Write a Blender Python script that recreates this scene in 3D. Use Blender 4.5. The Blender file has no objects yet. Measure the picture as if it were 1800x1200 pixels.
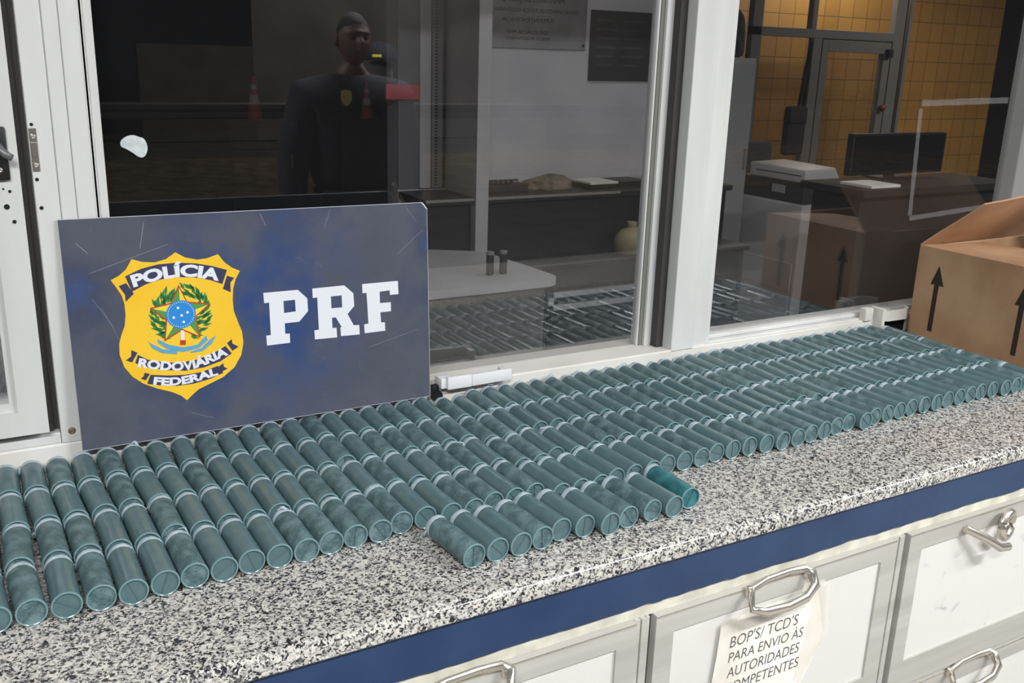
import bpy, bmesh, math, random
from mathutils import Vector, Matrix, noise as mnoise

# ------------------------------------------------------------------ camera, world, lights, exposure
SC = bpy.context.scene
COL = SC.collection
random.seed(7)
cam_d = bpy.data.cameras.new('camera')
cam_d.sensor_width = 36.0
cam_d.lens = 33.9                      # 1695 px over 1800 px
cam_d.clip_start = 0.02
cam = bpy.data.objects.new('camera', cam_d)
COL.objects.link(cam)
cam.matrix_world = Matrix(((0.8681174, 0.1166978, -0.4824456, 0.0000000),
    (-0.4954771, 0.2616482, -0.8282769, 0.0000000),
    (0.0295730, 0.9580824, 0.2849625, 0.6900000),
    (0.0000000, 0.0000000, 0.0000000, 1.0000000)))
SC.camera = cam

world = bpy.data.worlds.new('night')
SC.world = world
world.use_nodes = True
wb = world.node_tree.nodes['Background']
wb.inputs[0].default_value = (0.55, 0.62, 0.8, 1)
wb.inputs[1].default_value = 0.012

SC.view_settings.view_transform = 'Standard'
SC.view_settings.look = 'None'
SC.view_settings.gamma = 1.0
SC.view_settings.use_curve_mapping = False
SC.view_settings.exposure = 0.0

def area(name, loc, rot, sx, sy, power, col):
    d = bpy.data.lights.new(name, 'AREA')
    d.shape = 'RECTANGLE'; d.size = sx; d.size_y = sy
    d.energy = power; d.color = col
    o = bpy.data.objects.new(name, d); COL.objects.link(o)
    o.location = loc; o.rotation_euler = rot
    return o
COOL = (0.975, 0.99, 1.0)
CEIL_Z = 2.02
# tube luminaires under the porch canopy (housings are built further down)
PORCH = [(-0.6, -0.95), (2.3, -0.95), (4.4, -0.95)]
PORCH_W = [128, 128, 88]
for (px, py), pw in zip(PORCH, PORCH_W):
    area('porch_lamp', (px, py, CEIL_Z - 0.075), (0, 0, 0), 1.3, 0.22, pw, COOL)
area('room_lamp', (2.7, 3.0, 1.86), (0, 0, 0), 1.2, 0.25, 7.5, (1.0, 0.98, 0.97))
area('room_lamp', (6.9, 6.32, 1.86), (0, 0, 0), 1.2, 0.2, 26, (1.0, 0.93, 0.82))  # added to even out the orange tiles below the door header
area('room_lamp', (8.2, 4.2, 1.86), (0, 0, 0), 1.2, 0.25, 58, (1.0, 0.93, 0.82))
area('back_room_fill', (1.6, 5.6, 1.86), (0, 0, 0), 0.6, 0.2, 3.0, (1.0, 0.95, 0.9))  # unseen light added to bring up the two cones
area('outdoor_fill', (7.5, -12.0, 6.0), (0, 0, 0), 0.8, 0.4, 330, (1.0, 0.9, 0.75))  # unseen, added so the road items show in the panes

# ------------------------------------------------------------------ helpers
def S2L(c):
    return tuple(((v/255.0)/12.92 if v/255.0 <= 0.04045 else ((v/255.0+0.055)/1.055)**2.4) for v in c)

def mat(name, rgb=None, rough=0.5, metal=0.0, lin=None, spec=0.5, coat=0.0):
    m = bpy.data.materials.new(name); m.use_nodes = True
    b = m.node_tree.nodes['Principled BSDF']
    c = lin if lin else S2L(rgb)
    b.inputs['Base Color'].default_value = (*c, 1)
    b.inputs['Roughness'].default_value = rough
    b.inputs['Metallic'].default_value = metal
    b.inputs['Specular IOR Level'].default_value = spec
    b.inputs['Coat Weight'].default_value = coat
    return m

def nd(m, t, **kw):
    n = m.node_tree.nodes.new(t)
    for k, v in kw.items(): setattr(n, k, v)
    return n

def lk(m, a, b): m.node_tree.links.new(a, b)

def noise_mix(m, c1, c2, scale=20, detail=4, lo=0.35, hi=0.65, bump=0.0, bscale=None, stretch=(1,1,1), dist=0.0, rough2=None):
    """base colour wanders between two colours; optional bump"""
    b = m.node_tree.nodes['Principled BSDF']
    tc = nd(m, 'ShaderNodeTexCoord'); mp = nd(m, 'ShaderNodeMapping')
    mp.inputs['Scale'].default_value = stretch
    lk(m, tc.outputs['Object'], mp.inputs['Vector'])
    n = nd(m, 'ShaderNodeTexNoise'); n.inputs['Scale'].default_value = scale; n.inputs['Detail'].default_value = detail
    n.inputs['Distortion'].default_value = dist
    lk(m, mp.outputs[0], n.inputs['Vector'])
    r = nd(m, 'ShaderNodeValToRGB')
    r.color_ramp.elements[0].position = lo; r.color_ramp.elements[1].position = hi
    r.color_ramp.elements[0].color = (*S2L(c1), 1); r.color_ramp.elements[1].color = (*S2L(c2), 1)
    lk(m, n.outputs['Fac'], r.inputs['Fac']); lk(m, r.outputs['Color'], b.inputs['Base Color'])
    if rough2:
        rr = nd(m, 'ShaderNodeMapRange'); rr.inputs[3].default_value = rough2[0]; rr.inputs[4].default_value = rough2[1]
        lk(m, n.outputs['Fac'], rr.inputs[0]); lk(m, rr.outputs[0], b.inputs['Roughness'])
    if bump:
        n2 = nd(m, 'ShaderNodeTexNoise'); n2.inputs['Scale'].default_value = bscale or scale; n2.inputs['Detail'].default_value = 3
        lk(m, mp.outputs[0], n2.inputs['Vector'])
        bp = nd(m, 'ShaderNodeBump'); bp.inputs['Strength'].default_value = bump; bp.inputs['Distance'].default_value = 0.002
        lk(m, n2.outputs['Fac'], bp.inputs['Height']); lk(m, bp.outputs[0], b.inputs['Normal'])
    return m

def link_mesh(name, me, m, parent=None, smooth=False):
    o = bpy.data.objects.new(name, me); COL.objects.link(o)
    if m is not None:
        me.materials.clear(); me.materials.append(m)
    if parent is not None: o.parent = parent
    for p in me.polygons: p.use_smooth = smooth
    return o

def obj(name, bm, m, parent=None, smooth=False, angle=None):
    bmesh.ops.recalc_face_normals(bm, faces=bm.faces)
    me = bpy.data.meshes.new(name); bm.to_mesh(me); bm.free()
    o = link_mesh(name, me, m, parent, smooth or angle is not None)
    if angle is not None: me.set_sharp_from_angle(angle=math.radians(angle))
    return o

def empty(name, loc=(0,0,0), rotz=0):
    o = bpy.data.objects.new(name, None); COL.objects.link(o)
    o.location = loc; o.rotation_euler = (0,0,rotz); o.empty_display_size = 0.05
    return o

def tag(o, label=None, cat=None, group=None, kind=None):
    if label: o['label'] = label
    if cat: o['category'] = cat
    if group: o['group'] = group
    if kind: o['kind'] = kind
    return o

def B(): return bmesh.new()

def box(bm, x0, x1, y0, y1, z0, z1, bev=0.0, seg=2, M=None):
    t = bmesh.new()
    bmesh.ops.create_cube(t, size=1.0)
    for v in t.verts:
        v.co = Vector(((x0+x1)/2 + v.co.x*(x1-x0), (y0+y1)/2 + v.co.y*(y1-y0), (z0+z1)/2 + v.co.z*(z1-z0)))
    if bev > 0:
        bmesh.ops.bevel(t, geom=list(t.edges), offset=bev, segments=seg, affect='EDGES', profile=0.5)
    if M is not None: bmesh.ops.transform(t, matrix=M, verts=t.verts)
    me = bpy.data.meshes.new('t'); t.to_mesh(me); t.free(); bm.from_mesh(me); bpy.data.meshes.remove(me)
    return bm

def merge_mesh(bm, me, M=None):
    t = bmesh.new(); t.from_mesh(me)
    if M is not None: bmesh.ops.transform(t, matrix=M, verts=t.verts)
    tm = bpy.data.meshes.new('t'); t.to_mesh(tm); t.free(); bm.from_mesh(tm); bpy.data.meshes.remove(tm)

def lathe(bm, prof, n=28, axis='Y', M=None):
    """profile [(r, a)] spun round an axis"""
    t = bmesh.new(); rings = []
    for r, a in prof:
        if r < 1e-6:
            rings.append([t.verts.new((0, a, 0))])
        else:
            rings.append([t.verts.new((r*math.cos(2*math.pi*k/n), a, r*math.sin(2*math.pi*k/n))) for k in range(n)])
    for A, Bq in zip(rings[:-1], rings[1:]):
        if len(A) == 1 and len(Bq) == 1: continue
        for k in range(n):
            k2 = (k+1) % n
            if len(A) == 1: t.faces.new((A[0], Bq[k], Bq[k2]))
            elif len(Bq) == 1: t.faces.new((A[k], Bq[0], A[k2]))
            else: t.faces.new((A[k], Bq[k], Bq[k2], A[k2]))
    if axis == 'Z': bmesh.ops.transform(t, matrix=Matrix.Rotation(math.pi/2, 4, 'X'), verts=t.verts)
    if axis == 'X': bmesh.ops.transform(t, matrix=Matrix.Rotation(-math.pi/2, 4, 'Z'), verts=t.verts)
    if M is not None: bmesh.ops.transform(t, matrix=M, verts=t.verts)
    bmesh.ops.recalc_face_normals(t, faces=t.faces)
    me = bpy.data.meshes.new('t'); t.to_mesh(me); t.free(); bm.from_mesh(me); bpy.data.meshes.remove(me)
    return bm

def tube(bm, pts, r, n=8, flat=1.0, closed=False):
    """round (or flattened) bar swept along points; r may be a list"""
    P = [Vector(p) for p in pts]; k = len(P)
    rs = r if isinstance(r, (list, tuple)) else [r]*k
    up = Vector((0,0,1)); rings = []
    for i in range(k):
        a = P[i-1] if (i > 0 or closed) else P[i]
        b = P[(i+1) % k] if (i < k-1 or closed) else P[i]
        t = (b-a).normalized()
        u = t.cross(up)
        if u.length < 1e-3: u = t.cross(Vector((1,0,0)))
        u.normalize(); w = u.cross(t).normalized()
        rings.append([bm.verts.new(P[i] + u*(rs[i]*math.cos(2*math.pi*j/n)) + w*(rs[i]*flat*math.sin(2*math.pi*j/n))) for j in range(n)])
    rng = range(k) if closed else range(k-1)
    for i in rng:
        A, Bq = rings[i], rings[(i+1) % k]
        for j in range(n): bm.faces.new((A[j], A[(j+1)%n], Bq[(j+1)%n], Bq[j]))
    if not closed:
        bm.faces.new(rings[0]); bm.faces.new(rings[-1])
    return bm

def curve_fill(splines, depth, M=None, bm=None):
    """flat shape with holes -> thin solid, in local XY, thickness along Z from 0 to depth"""
    cu = bpy.data.curves.new('c', 'CURVE'); cu.dimensions = '2D'; cu.fill_mode = 'BOTH'; cu.extrude = depth/2
    for sp in splines:
        s = cu.splines.new('POLY'); s.points.add(len(sp)-1); s.use_cyclic_u = True
        for p, (x, y) in zip(s.points, sp): p.co = (x, y, 0, 1)
    o = bpy.data.objects.new('c', cu); COL.objects.link(o)
    bpy.context.view_layer.update()
    dg = bpy.context.evaluated_depsgraph_get()
    me = bpy.data.meshes.new_from_object(o.evaluated_get(dg))
    bpy.data.objects.remove(o); bpy.data.curves.remove(cu)
    me.transform(Matrix.Translation((0,0,depth/2)))
    if M is not None: me.transform(M)
    if bm is None: return me
    bm.from_mesh(me); bpy.data.meshes.remove(me); return bm

def text_mesh(s, size=1.0, depth=0.001, bold=0.0, space=1.0):
    cu = bpy.data.curves.new('t', 'FONT'); cu.body = s; cu.size = size; cu.extrude = depth/2; cu.offset = bold
    cu.space_character = space; cu.resolution_u = 4
    o = bpy.data.objects.new('t', cu); COL.objects.link(o)
    bpy.context.view_layer.update()
    dg = bpy.context.evaluated_depsgraph_get()
    me = bpy.data.meshes.new_from_object(o.evaluated_get(dg))
    bpy.data.objects.remove(o); bpy.data.curves.remove(cu)
    me.transform(Matrix.Translation((0,0,depth/2)))
    return me

def text_box(bm, s, w, hgt, M, depth=0.0006, bold=0.0, shear=0.0, mirror=False):
    """text fitted to a width and a cap height, baseline start at the local origin"""
    me = text_mesh(s, 1.0, 0.001, bold)
    xs = [v.co.x for v in me.vertices]; ys = [v.co.y for v in me.vertices]
    x0, x1 = min(xs), max(xs); cap = 0.73
    for v in me.vertices:
        x = (v.co.x-x0)/(x1-x0)*w; y = v.co.y/cap*hgt
        x += shear*y
        if mirror: x = w-x
        v.co = (x, y, v.co.z/0.001*depth)
    me.transform(M); bm.from_mesh(me); bpy.data.meshes.remove(me)

def text_arc(bm, s, base, hgt, M, depth, bold=0.03):
    """text bent along a polyline baseline"""
    me = text_mesh(s, 1.0, 0.001, bold)
    xs = [v.co.x for v in me.vertices]; x0, x1 = min(xs), max(xs)
    pts = [Vector(p) for p in base]
    seg = [(pts[i+1]-pts[i]).length for i in range(len(pts)-1)]; tot = sum(seg)
    def at(d):
        for i, L in enumerate(seg):
            if d <= L or i == len(seg)-1: return pts[i] + (pts[i+1]-pts[i])*(d/L)
            d -= L
    for v in me.vertices:
        d = (v.co.x-x0)/(x1-x0)*tot
        p = at(d); e = tot*0.12
        tg = (at(min(tot, d+e)) - at(max(0, d-e))).normalized()
        nv = Vector((-tg.y, tg.x)); q = p + nv*(v.co.y/0.73*hgt)
        v.co = (q.x, q.y, v.co.z/0.001*depth)
    me.transform(M); bm.from_mesh(me); bpy.data.meshes.remove(me)

def skin_mesh(verts, edges, radii, sub=2, root=0):
    me = bpy.data.meshes.new('s'); me.from_pydata(verts, edges, [])
    o = bpy.data.objects.new('s', me); COL.objects.link(o)
    sk = o.modifiers.new('k', 'SKIN'); sk.use_smooth_shade = True
    for i, r in enumerate(radii):
        rr = r if isinstance(r, tuple) else (r, r)
        me.skin_vertices[0].data[i].radius = rr
        me.skin_vertices[0].data[i].use_root = (i == root)
    sb = o.modifiers.new('u', 'SUBSURF'); sb.levels = sub; sb.render_levels = sub
    bpy.context.view_layer.update()
    dg = bpy.context.evaluated_depsgraph_get()
    out = bpy.data.meshes.new_from_object(o.evaluated_get(dg))
    bpy.data.objects.remove(o); bpy.data.meshes.remove(me)
    return out

# ------------------------------------------------------------------ materials
M = {}
M['alu_white'] = noise_mix(mat('white_aluminium', rough=0.42, rgb=(225,225,222)), (204,204,201), (219,219,216), scale=9, stretch=(1,1,0.15), rough2=(0.38,0.5))
M['alu_grey'] = noise_mix(mat('grey_aluminium', rough=0.4, rgb=(170,170,168)), (150,150,148), (182,181,178), scale=6, stretch=(1,1,0.2))
M['groove'] = mat('dark_groove', (62,60,58), 0.7)
M['black'] = mat('black_plastic', (22,22,24), 0.45)
M['gap'] = mat('dark_gap', (14,14,15), 0.8)
M['steel'] = mat('screw_steel', (190,185,178), 0.3, 0.9)
M['rust'] = mat('rusty_screw', (150,120,92), 0.5, 0.5)
M['white_plastic'] = mat('white_plastic', (226,226,228), 0.35)
M['trim_white'] = noise_mix(mat('cream_sill_paint', rough=0.5, rgb=(225,222,215)), (212,207,197), (226,224,219), scale=5)
M['blue'] = noise_mix(mat('blue_gloss_paint', rough=0.3, rgb=(40,62,110)), (27,51,88), (35,61,97), scale=7, bump=0.15, bscale=60)
M['primer'] = noise_mix(mat('bare_cream_edge', rough=0.7, rgb=(200,196,182)), (186,183,170), (214,210,196), scale=30)
M['chrome'] = mat('worn_chrome', (222,216,204), 0.22, 0.85)
M['brushed'] = noise_mix(mat('brushed_aluminium', rough=0.4, rgb=(205,202,195), metal=0.15), (176,173,166), (192,189,182), scale=5, stretch=(0.3,1,6))
M['drawer_white'] = None
M['paper'] = noise_mix(mat('aged_paper', rough=0.8, rgb=(228,224,214)), (222,217,205), (236,233,226), scale=20, bump=0.3, bscale=40)
M['ink'] = mat('grey_ink', (88,86,84), 0.8)
M['card'] = noise_mix(mat('cardboard', rough=0.8, rgb=(176,138,104)), (158,120,88), (190,152,118), scale=5, detail=8, bump=0.1, bscale=50)
M['card_in'] = mat('cardboard_inside', (120,88,62), 0.85)
M['arrow'] = mat('arrow_ink', (50,38,32), 0.8)

# granite
g = mat('granite', (190,186,178), 0.16, spec=0.5); M['granite'] = g
b = g.node_tree.nodes['Principled BSDF']
tc = nd(g, 'ShaderNodeTexCoord')
nz = nd(g, 'ShaderNodeTexNoise'); nz.inputs['Scale'].default_value = 130; nz.inputs['Detail'].default_value = 3
mx = nd(g, 'ShaderNodeMixRGB'); mx.blend_type = 'LINEAR_LIGHT'; mx.inputs['Fac'].default_value = 0.006
lk(g, tc.outputs['Object'], nz.inputs['Vector']); lk(g, tc.outputs['Object'], mx.inputs[1]); lk(g, nz.outputs['Color'], mx.inputs[2])
vo = nd(g, 'ShaderNodeTexVoronoi'); vo.inputs['Scale'].default_value = 340
lk(g, mx.outputs[0], vo.inputs['Vector'])
sp = nd(g, 'ShaderNodeSeparateColor'); lk(g, vo.outputs['Color'], sp.inputs[0])
n3 = nd(g, 'ShaderNodeTexNoise'); n3.inputs['Scale'].default_value = 80; n3.inputs['Detail'].default_value = 2
lk(g, tc.outputs['Object'], n3.inputs['Vector'])
ad = nd(g, 'ShaderNodeMath', operation='MULTIPLY_ADD'); ad.inputs[1].default_value = 0.9; ad.inputs[2].default_value = -0.45
lk(g, n3.outputs['Fac'], ad.inputs[0])
ad2 = nd(g, 'ShaderNodeMath', operation='ADD'); lk(g, sp.outputs[0], ad2.inputs[0]); lk(g, ad.outputs[0], ad2.inputs[1])
rp = nd(g, 'ShaderNodeValToRGB'); rp.color_ramp.interpolation = 'CONSTANT'
els = rp.color_ramp.elements
els[0].position = 0.0; els[0].color = (*S2L((44,44,47)), 1)
els[1].position = 0.20; els[1].color = (*S2L((92,91,93)), 1)
for pos, c in ((0.34, (146,143,140)), (0.50, (186,182,176)), (0.78, (206,201,192))):
    e = els.new(pos); e.color = (*S2L(c), 1)
lk(g, ad2.outputs[0], rp.inputs['Fac']); lk(g, rp.outputs['Color'], b.inputs['Base Color'])

# drawer laminate with smudges
M['drawer_white'] = mat('white_laminate', (214,212,206), 0.4)
d = noise_mix(mat('scuffed_white_laminate', rough=0.45, rgb=(236,235,230)), (214,212,206), (130,130,132), scale=13, detail=8, lo=0.62, hi=0.80, stretch=(1,1,1.6), dist=0.8)
M['drawer_scuffed'] = d

# cartridges
def cart_mat(name, c1, c2, bump, rough):
    return noise_mix(mat(name, rough=rough, rgb=c1, spec=0.5), c1, c2, scale=55, detail=5, lo=0.4, hi=0.62, bump=bump, bscale=420)
M['cart_smooth'] = cart_mat('green_plastic_smooth', (80,105,109), (86,111,115), 0.05, 0.27)
M['cart_frost'] = cart_mat('green_plastic_frosted', (72,97,100), (104,129,132), 0.9, 0.34)
M['cart_teal'] = cart_mat('teal_plastic', (40,96,102), (58,120,124), 0.4, 0.36)
M['rim'] = mat('rim_highlight', (112,142,146), 0.2)  # lighter, glossier green: edge highlight put into the colour
M['cap'] = noise_mix(mat('pale_cap', rough=0.45, rgb=(178,194,202)), (160,178,188), (192,206,213), scale=60, bump=0.4, bscale=180)
M['cap_dark'] = mat('dark_cap', (44,50,52), 0.6)

# glass: real reflection on a lightly tinted pane
def glass(name, tint, ior):
    m = bpy.data.materials.new(name); m.use_nodes = True
    nt = m.node_tree; nt.nodes.remove(nt.nodes['Principled BSDF'])
    out = nt.nodes['Material Output']
    tr = nd(m, 'ShaderNodeBsdfTransparent'); tr.inputs[0].default_value = (*tint, 1)
    gl = nd(m, 'ShaderNodeBsdfGlossy'); gl.inputs['Roughness'].default_value = 0.0; gl.inputs[0].default_value = (0.95, 0.95, 0.97, 1)
    lw = nd(m, 'ShaderNodeLayerWeight'); lw.inputs[0].default_value = 0.5       # Facing is the same from both sides of the pane
    pw = nd(m, 'ShaderNodeMath', operation='POWER'); pw.inputs[1].default_value = 5.0; lk(m, lw.outputs['Facing'], pw.inputs[0])
    fr = nd(m, 'ShaderNodeMath', operation='MULTIPLY_ADD'); fr.inputs[1].default_value = 1-ior; fr.inputs[2].default_value = ior; lk(m, pw.outputs[0], fr.inputs[0])
    mi = nd(m, 'ShaderNodeMixShader')
    lk(m, fr.outputs[0], mi.inputs[0]); lk(m, tr.outputs[0], mi.inputs[1]); lk(m, gl.outputs[0], mi.inputs[2])
    df = nd(m, 'ShaderNodeBsdfDiffuse'); df.inputs[0].default_value = (0.7, 0.7, 0.72, 1)      # dusty veil, added to lift the dark panes
    mi2 = nd(m, 'ShaderNodeMixShader'); mi2.inputs[0].default_value = 0.006
    lk(m, mi.outputs[0], mi2.inputs[1]); lk(m, df.outputs[0], mi2.inputs[2]); lk(m, mi2.outputs[0], out.inputs[0])
    return m
M['glass'] = glass('window_glass', (0.90, 0.90, 0.90), 0.10)
def translucent(name, rgb, alpha, rough=0.4):
    m = mat(name, rgb, rough)
    m.node_tree.nodes['Principled BSDF'].inputs['Alpha'].default_value = alpha
    return m
M['tape'] = translucent('clear_tape', (205,202,204), 0.08)
M['tape2'] = translucent('clear_packing_tape', (238,234,224), 0.35, 0.15)
# ------------------------------------------------------------------ the setting: porch, walls, floors
ORD1 = ['', 'first', 'second', 'third', 'fourth', 'fifth', 'sixth', 'seventh', 'eighth', 'ninth', 'tenth', 'eleventh', 'twelfth', 'thirteenth',
        'fourteenth', 'fifteenth', 'sixteenth', 'seventeenth', 'eighteenth', 'nineteenth']
TENS = {2: 'twent', 3: 'thirt', 4: 'fort', 5: 'fift'}
def ordinal(n):
    if n < 20: return ORD1[n]
    t, u = divmod(n, 10)
    return TENS[t] + ('ieth' if u == 0 else 'y-' + ORD1[u])

FZ = -0.92            # floor level; the countertop surface is z = 0
YG_L, YG_R = 1.730, 1.700
def struct(name, bm, m, parent=None, **k):
    o = obj(name, bm, m, parent, **k)
    if parent is None: tag(o, kind='structure')
    return o

asphalt = noise_mix(mat('asphalt', rough=0.85, rgb=(70,70,70)), (58,58,58), (84,83,81), scale=3, detail=8, bump=0.3, bscale=80)
porch_fl = noise_mix(mat('porch_concrete', rough=0.7, rgb=(150,148,144)), (132,130,126), (160,158,153), scale=2, detail=6)
struct('ground', box(B(), -30, 60, -45, -3.2, FZ-0.14, FZ-0.02), asphalt)
struct('floor_porch', box(B(), -3, 9, -3.2, 1.64, FZ-0.14, FZ), porch_fl)
room_fl = noise_mix(mat('room_floor', rough=0.5, rgb=(78,76,74)), (46,45,44), (56,55,54), scale=2)
struct('floor', box(B(), -3, 14, 1.66, 9.2, FZ-0.14, FZ), room_fl)
porch_ceil = mat('porch_ceiling_paint', (140,140,140), 0.8)
struct('ceiling', box(B(), -3, 9, -3.2, 1.66, CEIL_Z, CEIL_Z+0.1), porch_ceil)
struct('ceiling_room', box(B(), -3, 14, 1.78, 9.2, 1.95, 2.05), mat('room_ceiling_paint', (190,190,188), 0.8))
wall_w = noise_mix(mat('white_wall_paint', rough=0.6, rgb=(218,218,218)), (206,206,207), (222,222,222), scale=3)
dark_w = mat('dark_room_wall', (40,41,43), 0.8)  # charcoal, so the back room's darkness is in the colour
# outer wall above the window band and under the counter
struct('wall_front', box(B(), -3, 9, 1.66, 1.78, 1.35, CEIL_Z+0.1), wall_w)
struct('wall_under_window', box(B(), -3, 9, 1.66, 1.78, FZ, 0.0), wall_w)
# inner back wall with a dark doorway at its left
bw = B()
box(bw, 1.80, 3.62, 4.20, 4.32, FZ, 1.95)
box(bw, -3, 0.30, 4.20, 4.32, FZ, 1.95)
struct('wall_back', bw, noise_mix(mat('grey_wall_paint', rough=0.6, rgb=(200,200,204)), (188,188,193), (204,204,208), scale=2.5))
struct('wall_back_return', box(B(), 3.62, 3.70, 4.20, 6.9, FZ, 1.95), wall_w)
struct('wall_dark_room', box(B(), -3, 3.62, 8.2, 8.32, FZ, 1.95), dark_w)
struct('wall_left_room', box(B(), -3.1, -3, 1.78, 8.3, FZ, 1.95), dark_w)
# orange tiled wall at the far right of the room
tile = mat('orange_tiles', (198,140,52), 0.35)
tb = tile.node_tree.nodes['Principled BSDF']
tcc = nd(tile, 'ShaderNodeTexCoord'); mpp = nd(tile, 'ShaderNodeMapping'); mpp.inputs['Rotation'].default_value = (math.pi/2, 0, 0)
br = nd(tile, 'ShaderNodeTexBrick'); br.offset = 0.0; br.squash = 1.0
br.inputs['Scale'].default_value = 1.0; br.inputs['Brick Width'].default_value = 0.185; br.inputs['Row Height'].default_value = 0.185
br.inputs['Mortar Size'].default_value = 0.004; br.inputs['Mortar Smooth'].default_value = 0.3
br.inputs['Color1'].default_value = (*S2L((178,136,72)), 1); br.inputs['Color2'].default_value = (*S2L((168,126,64)), 1)
br.inputs['Mortar'].default_value = (*S2L((104,76,38)), 1)
lk(tile, tcc.outputs['Object'], mpp.inputs[0]); lk(tile, mpp.outputs[0], br.inputs['Vector']); lk(tile, br.outputs[0], tb.inputs['Base Color'])
struct('wall_right_tiled', box(B(), 3.70, 9.62, 6.62, 6.75, FZ, 1.95), tile)
struct('wall_right_dark', box(B(), 9.62, 14, 7.4, 7.5, FZ, 1.95), dark_w)
struct('wall_right_end', box(B(), 13.9, 14, 1.78, 7.4, FZ, 1.95), dark_w)

# ------------------------------------------------------------------ porch luminaires
lum = mat('lamp_housing', (230,230,228), 0.5)
lampglow = mat('lamp_tube', (255,255,255), 0.5)
lb = lampglow.node_tree.nodes['Principled BSDF']; lb.inputs['Emission Color'].default_value = (1,1,1,1); lb.inputs['Emission Strength'].default_value = 2.0
def luminaire(x, y, z, lab):
    r = empty('ceiling_light', (x, y, z))
    tag(r, lab, 'lamp')
    hb = B(); box(hb, -0.68, 0.68, -0.12, 0.12, -0.05, 0, 0.006); obj('housing', hb, lum, r)
    for s in (-0.05, 0.05):
        obj('fluorescent_tube', lathe(B(), [(0, -0.62), (0.012, -0.62), (0.013, -0.6), (0.013, 0.6), (0.012, 0.62), (0, 0.62)], 12, 'X', Matrix.Translation((0, s, -0.058))), lampglow, r, smooth=True)
for (px, py), w in zip(PORCH, ('left end of the porch', 'right end of the porch', 'countertop')):
    luminaire(px, py, CEIL_Z, 'white twin tube fluorescent lamp on the canopy over the ' + w)
luminaire(2.7, 3.0, 1.95, 'white twin tube fluorescent lamp on the ceiling over the office desk')
luminaire(8.2, 4.2, 1.95, 'white twin tube fluorescent lamp on the ceiling well before the orange tiles')
luminaire(6.9, 6.32, 1.95, 'added twin tube fluorescent lamp between the glazed door and the orange tiles')  # fixture for the added light over the tiles

# ------------------------------------------------------------------ sill, posts and window frames
SY = 1.658            # front face of sill and posts
sb_ = B()
box(sb_, -1.5, 5.0, SY, 1.78, 0.0, 0.047, 0.003)
struct('trim_1', sb_, M['trim_white'])
# post between the hinged sash and the middle pane
pb = B()
z0, z1 = 0.047, 1.35
box(pb, 0.105, 0.139, SY, 1.76, z0, z1, 0.0015)
box(pb, 0.1402, 0.1625, SY-0.001, 1.76, z0, z1, 0.0015)
box(pb, 0.1637, 0.1905, SY, 1.76, z0, z1, 0.0015)
box(pb, 0.1917, 0.1965, SY+0.004, 1.76, z0, z1, 0.001)
box(pb, 0.1975, 0.2105, SY+0.002, 1.76, z0, z1, 0.0015)
box(pb, 0.139, 0.1975, SY+0.004, 1.76, z0, z1)
post = struct('trim_2', pb, M['alu_white'])
cb = B(); box(cb, 0.0955, 0.105, SY+0.022, 1.76, z0, z1); obj('channel', cb, M['groove'], post)
# strike plate and screws on the post's inner strip
spb = B(); box(spb, 0.106, 0.1165, SY-0.0035, SY, 0.497, 0.562, 0.0008); box(spb, 0.107, 0.1155, SY-0.005, SY-0.002, 0.519, 0.541, 0.0008)
obj('strike_plate', spb, M['steel'], post)
def screw(x, y, z, r, m, parent, name='screw'):
    s = B(); lathe(s, [(0, -0.002), (r*0.25, -0.0021), (r*0.28, -0.0012), (r*0.3, -0.0026), (r*0.8, -0.0018), (r, 0), (0, 0)], 14, 'Y', Matrix.Translation((x, y, z)))
    return obj(name, s, m, parent, smooth=True)
for zz in (0.549, 0.506): screw(0.1112, SY-0.0035, zz, 0.0046, M['steel'], post)
screw(0.1215, SY, 0.067, 0.0062, M['rust'], post)
for (hx, hz, hr) in ((0.111, 0.567, 0.0026), (0.1105, 0.484, 0.0028), (0.1125, 0.440, 0.003)):
    hb = B(); lathe(hb, [(0, -0.0004), (hr, -0.0004), (hr, 0.0004), (0, 0.0004)], 12, 'Y', Matrix.Translation((hx, SY-0.0002, hz)))
    obj('screw_hole', hb, M['gap'], post)
# mullion between middle and right pane
mb = B()
box(mb, 1.391, 1.456, SY, 1.76, z0-0.006, z1, 0.002)
box(mb, 1.4575, 1.497, SY+0.006, 1.76, z0-0.004, z1, 0.002)
box(mb, 1.4545, 1.4585, SY+0.010, 1.76, z0, z1)
box(mb, 1.4985, 1.512, SY+0.009, 1.76, z0, z1, 0.0015)
box(mb, 1.496, 1.4995, SY+0.012, 1.76, z0, z1)
struct('trim_3', mb, M['alu_white'])
mb = B()
box(mb, 2.645, 2.76, SY, 1.76, z0, z1, 0.002)
struct('trim_4', mb, M['alu_white'])

# middle pane (slides in the rear track)
w2 = tag(empty('window_2', (0,0,0)), kind='structure')
fb = B()
box(fb, 1.372, 1.391, 1.690, 1.755, z0, z1)                     # dark rebate beside the mullion
obj('rebate', fb, M['groove'], w2)
fb = B()
box(fb, 1.354, 1.374, 1.712, 1.748, z0, z1, 0.0015)             # right stile
box(fb, 1.3385, 1.344, 1.722, 1.745, z0, z1, 0.0015)
box(fb, 0.2105, 1.354, 1.708, 1.748, 0.0, 0.040, 0.002)         # bottom rail
box(fb, 0.2105, 1.354, 1.717, 1.745, 0.040, 0.0455, 0.0015)
obj('sash_frame', fb, M['alu_white'], w2)
fb = B(); box(fb, 1.344, 1.355, 1.720, 1.745, z0, z1); box(fb, 0.2105, 1.354, 1.712, 1.72, 0.0385, 0.0418)
obj('gasket', fb, mat('worn_seal', (120,120,112), 0.7), w2)
obj('glass_pane', box(B(), 0.205, 1.350, YG_L, YG_L+0.004, 0.030, z1), M['glass'], w2)
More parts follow.
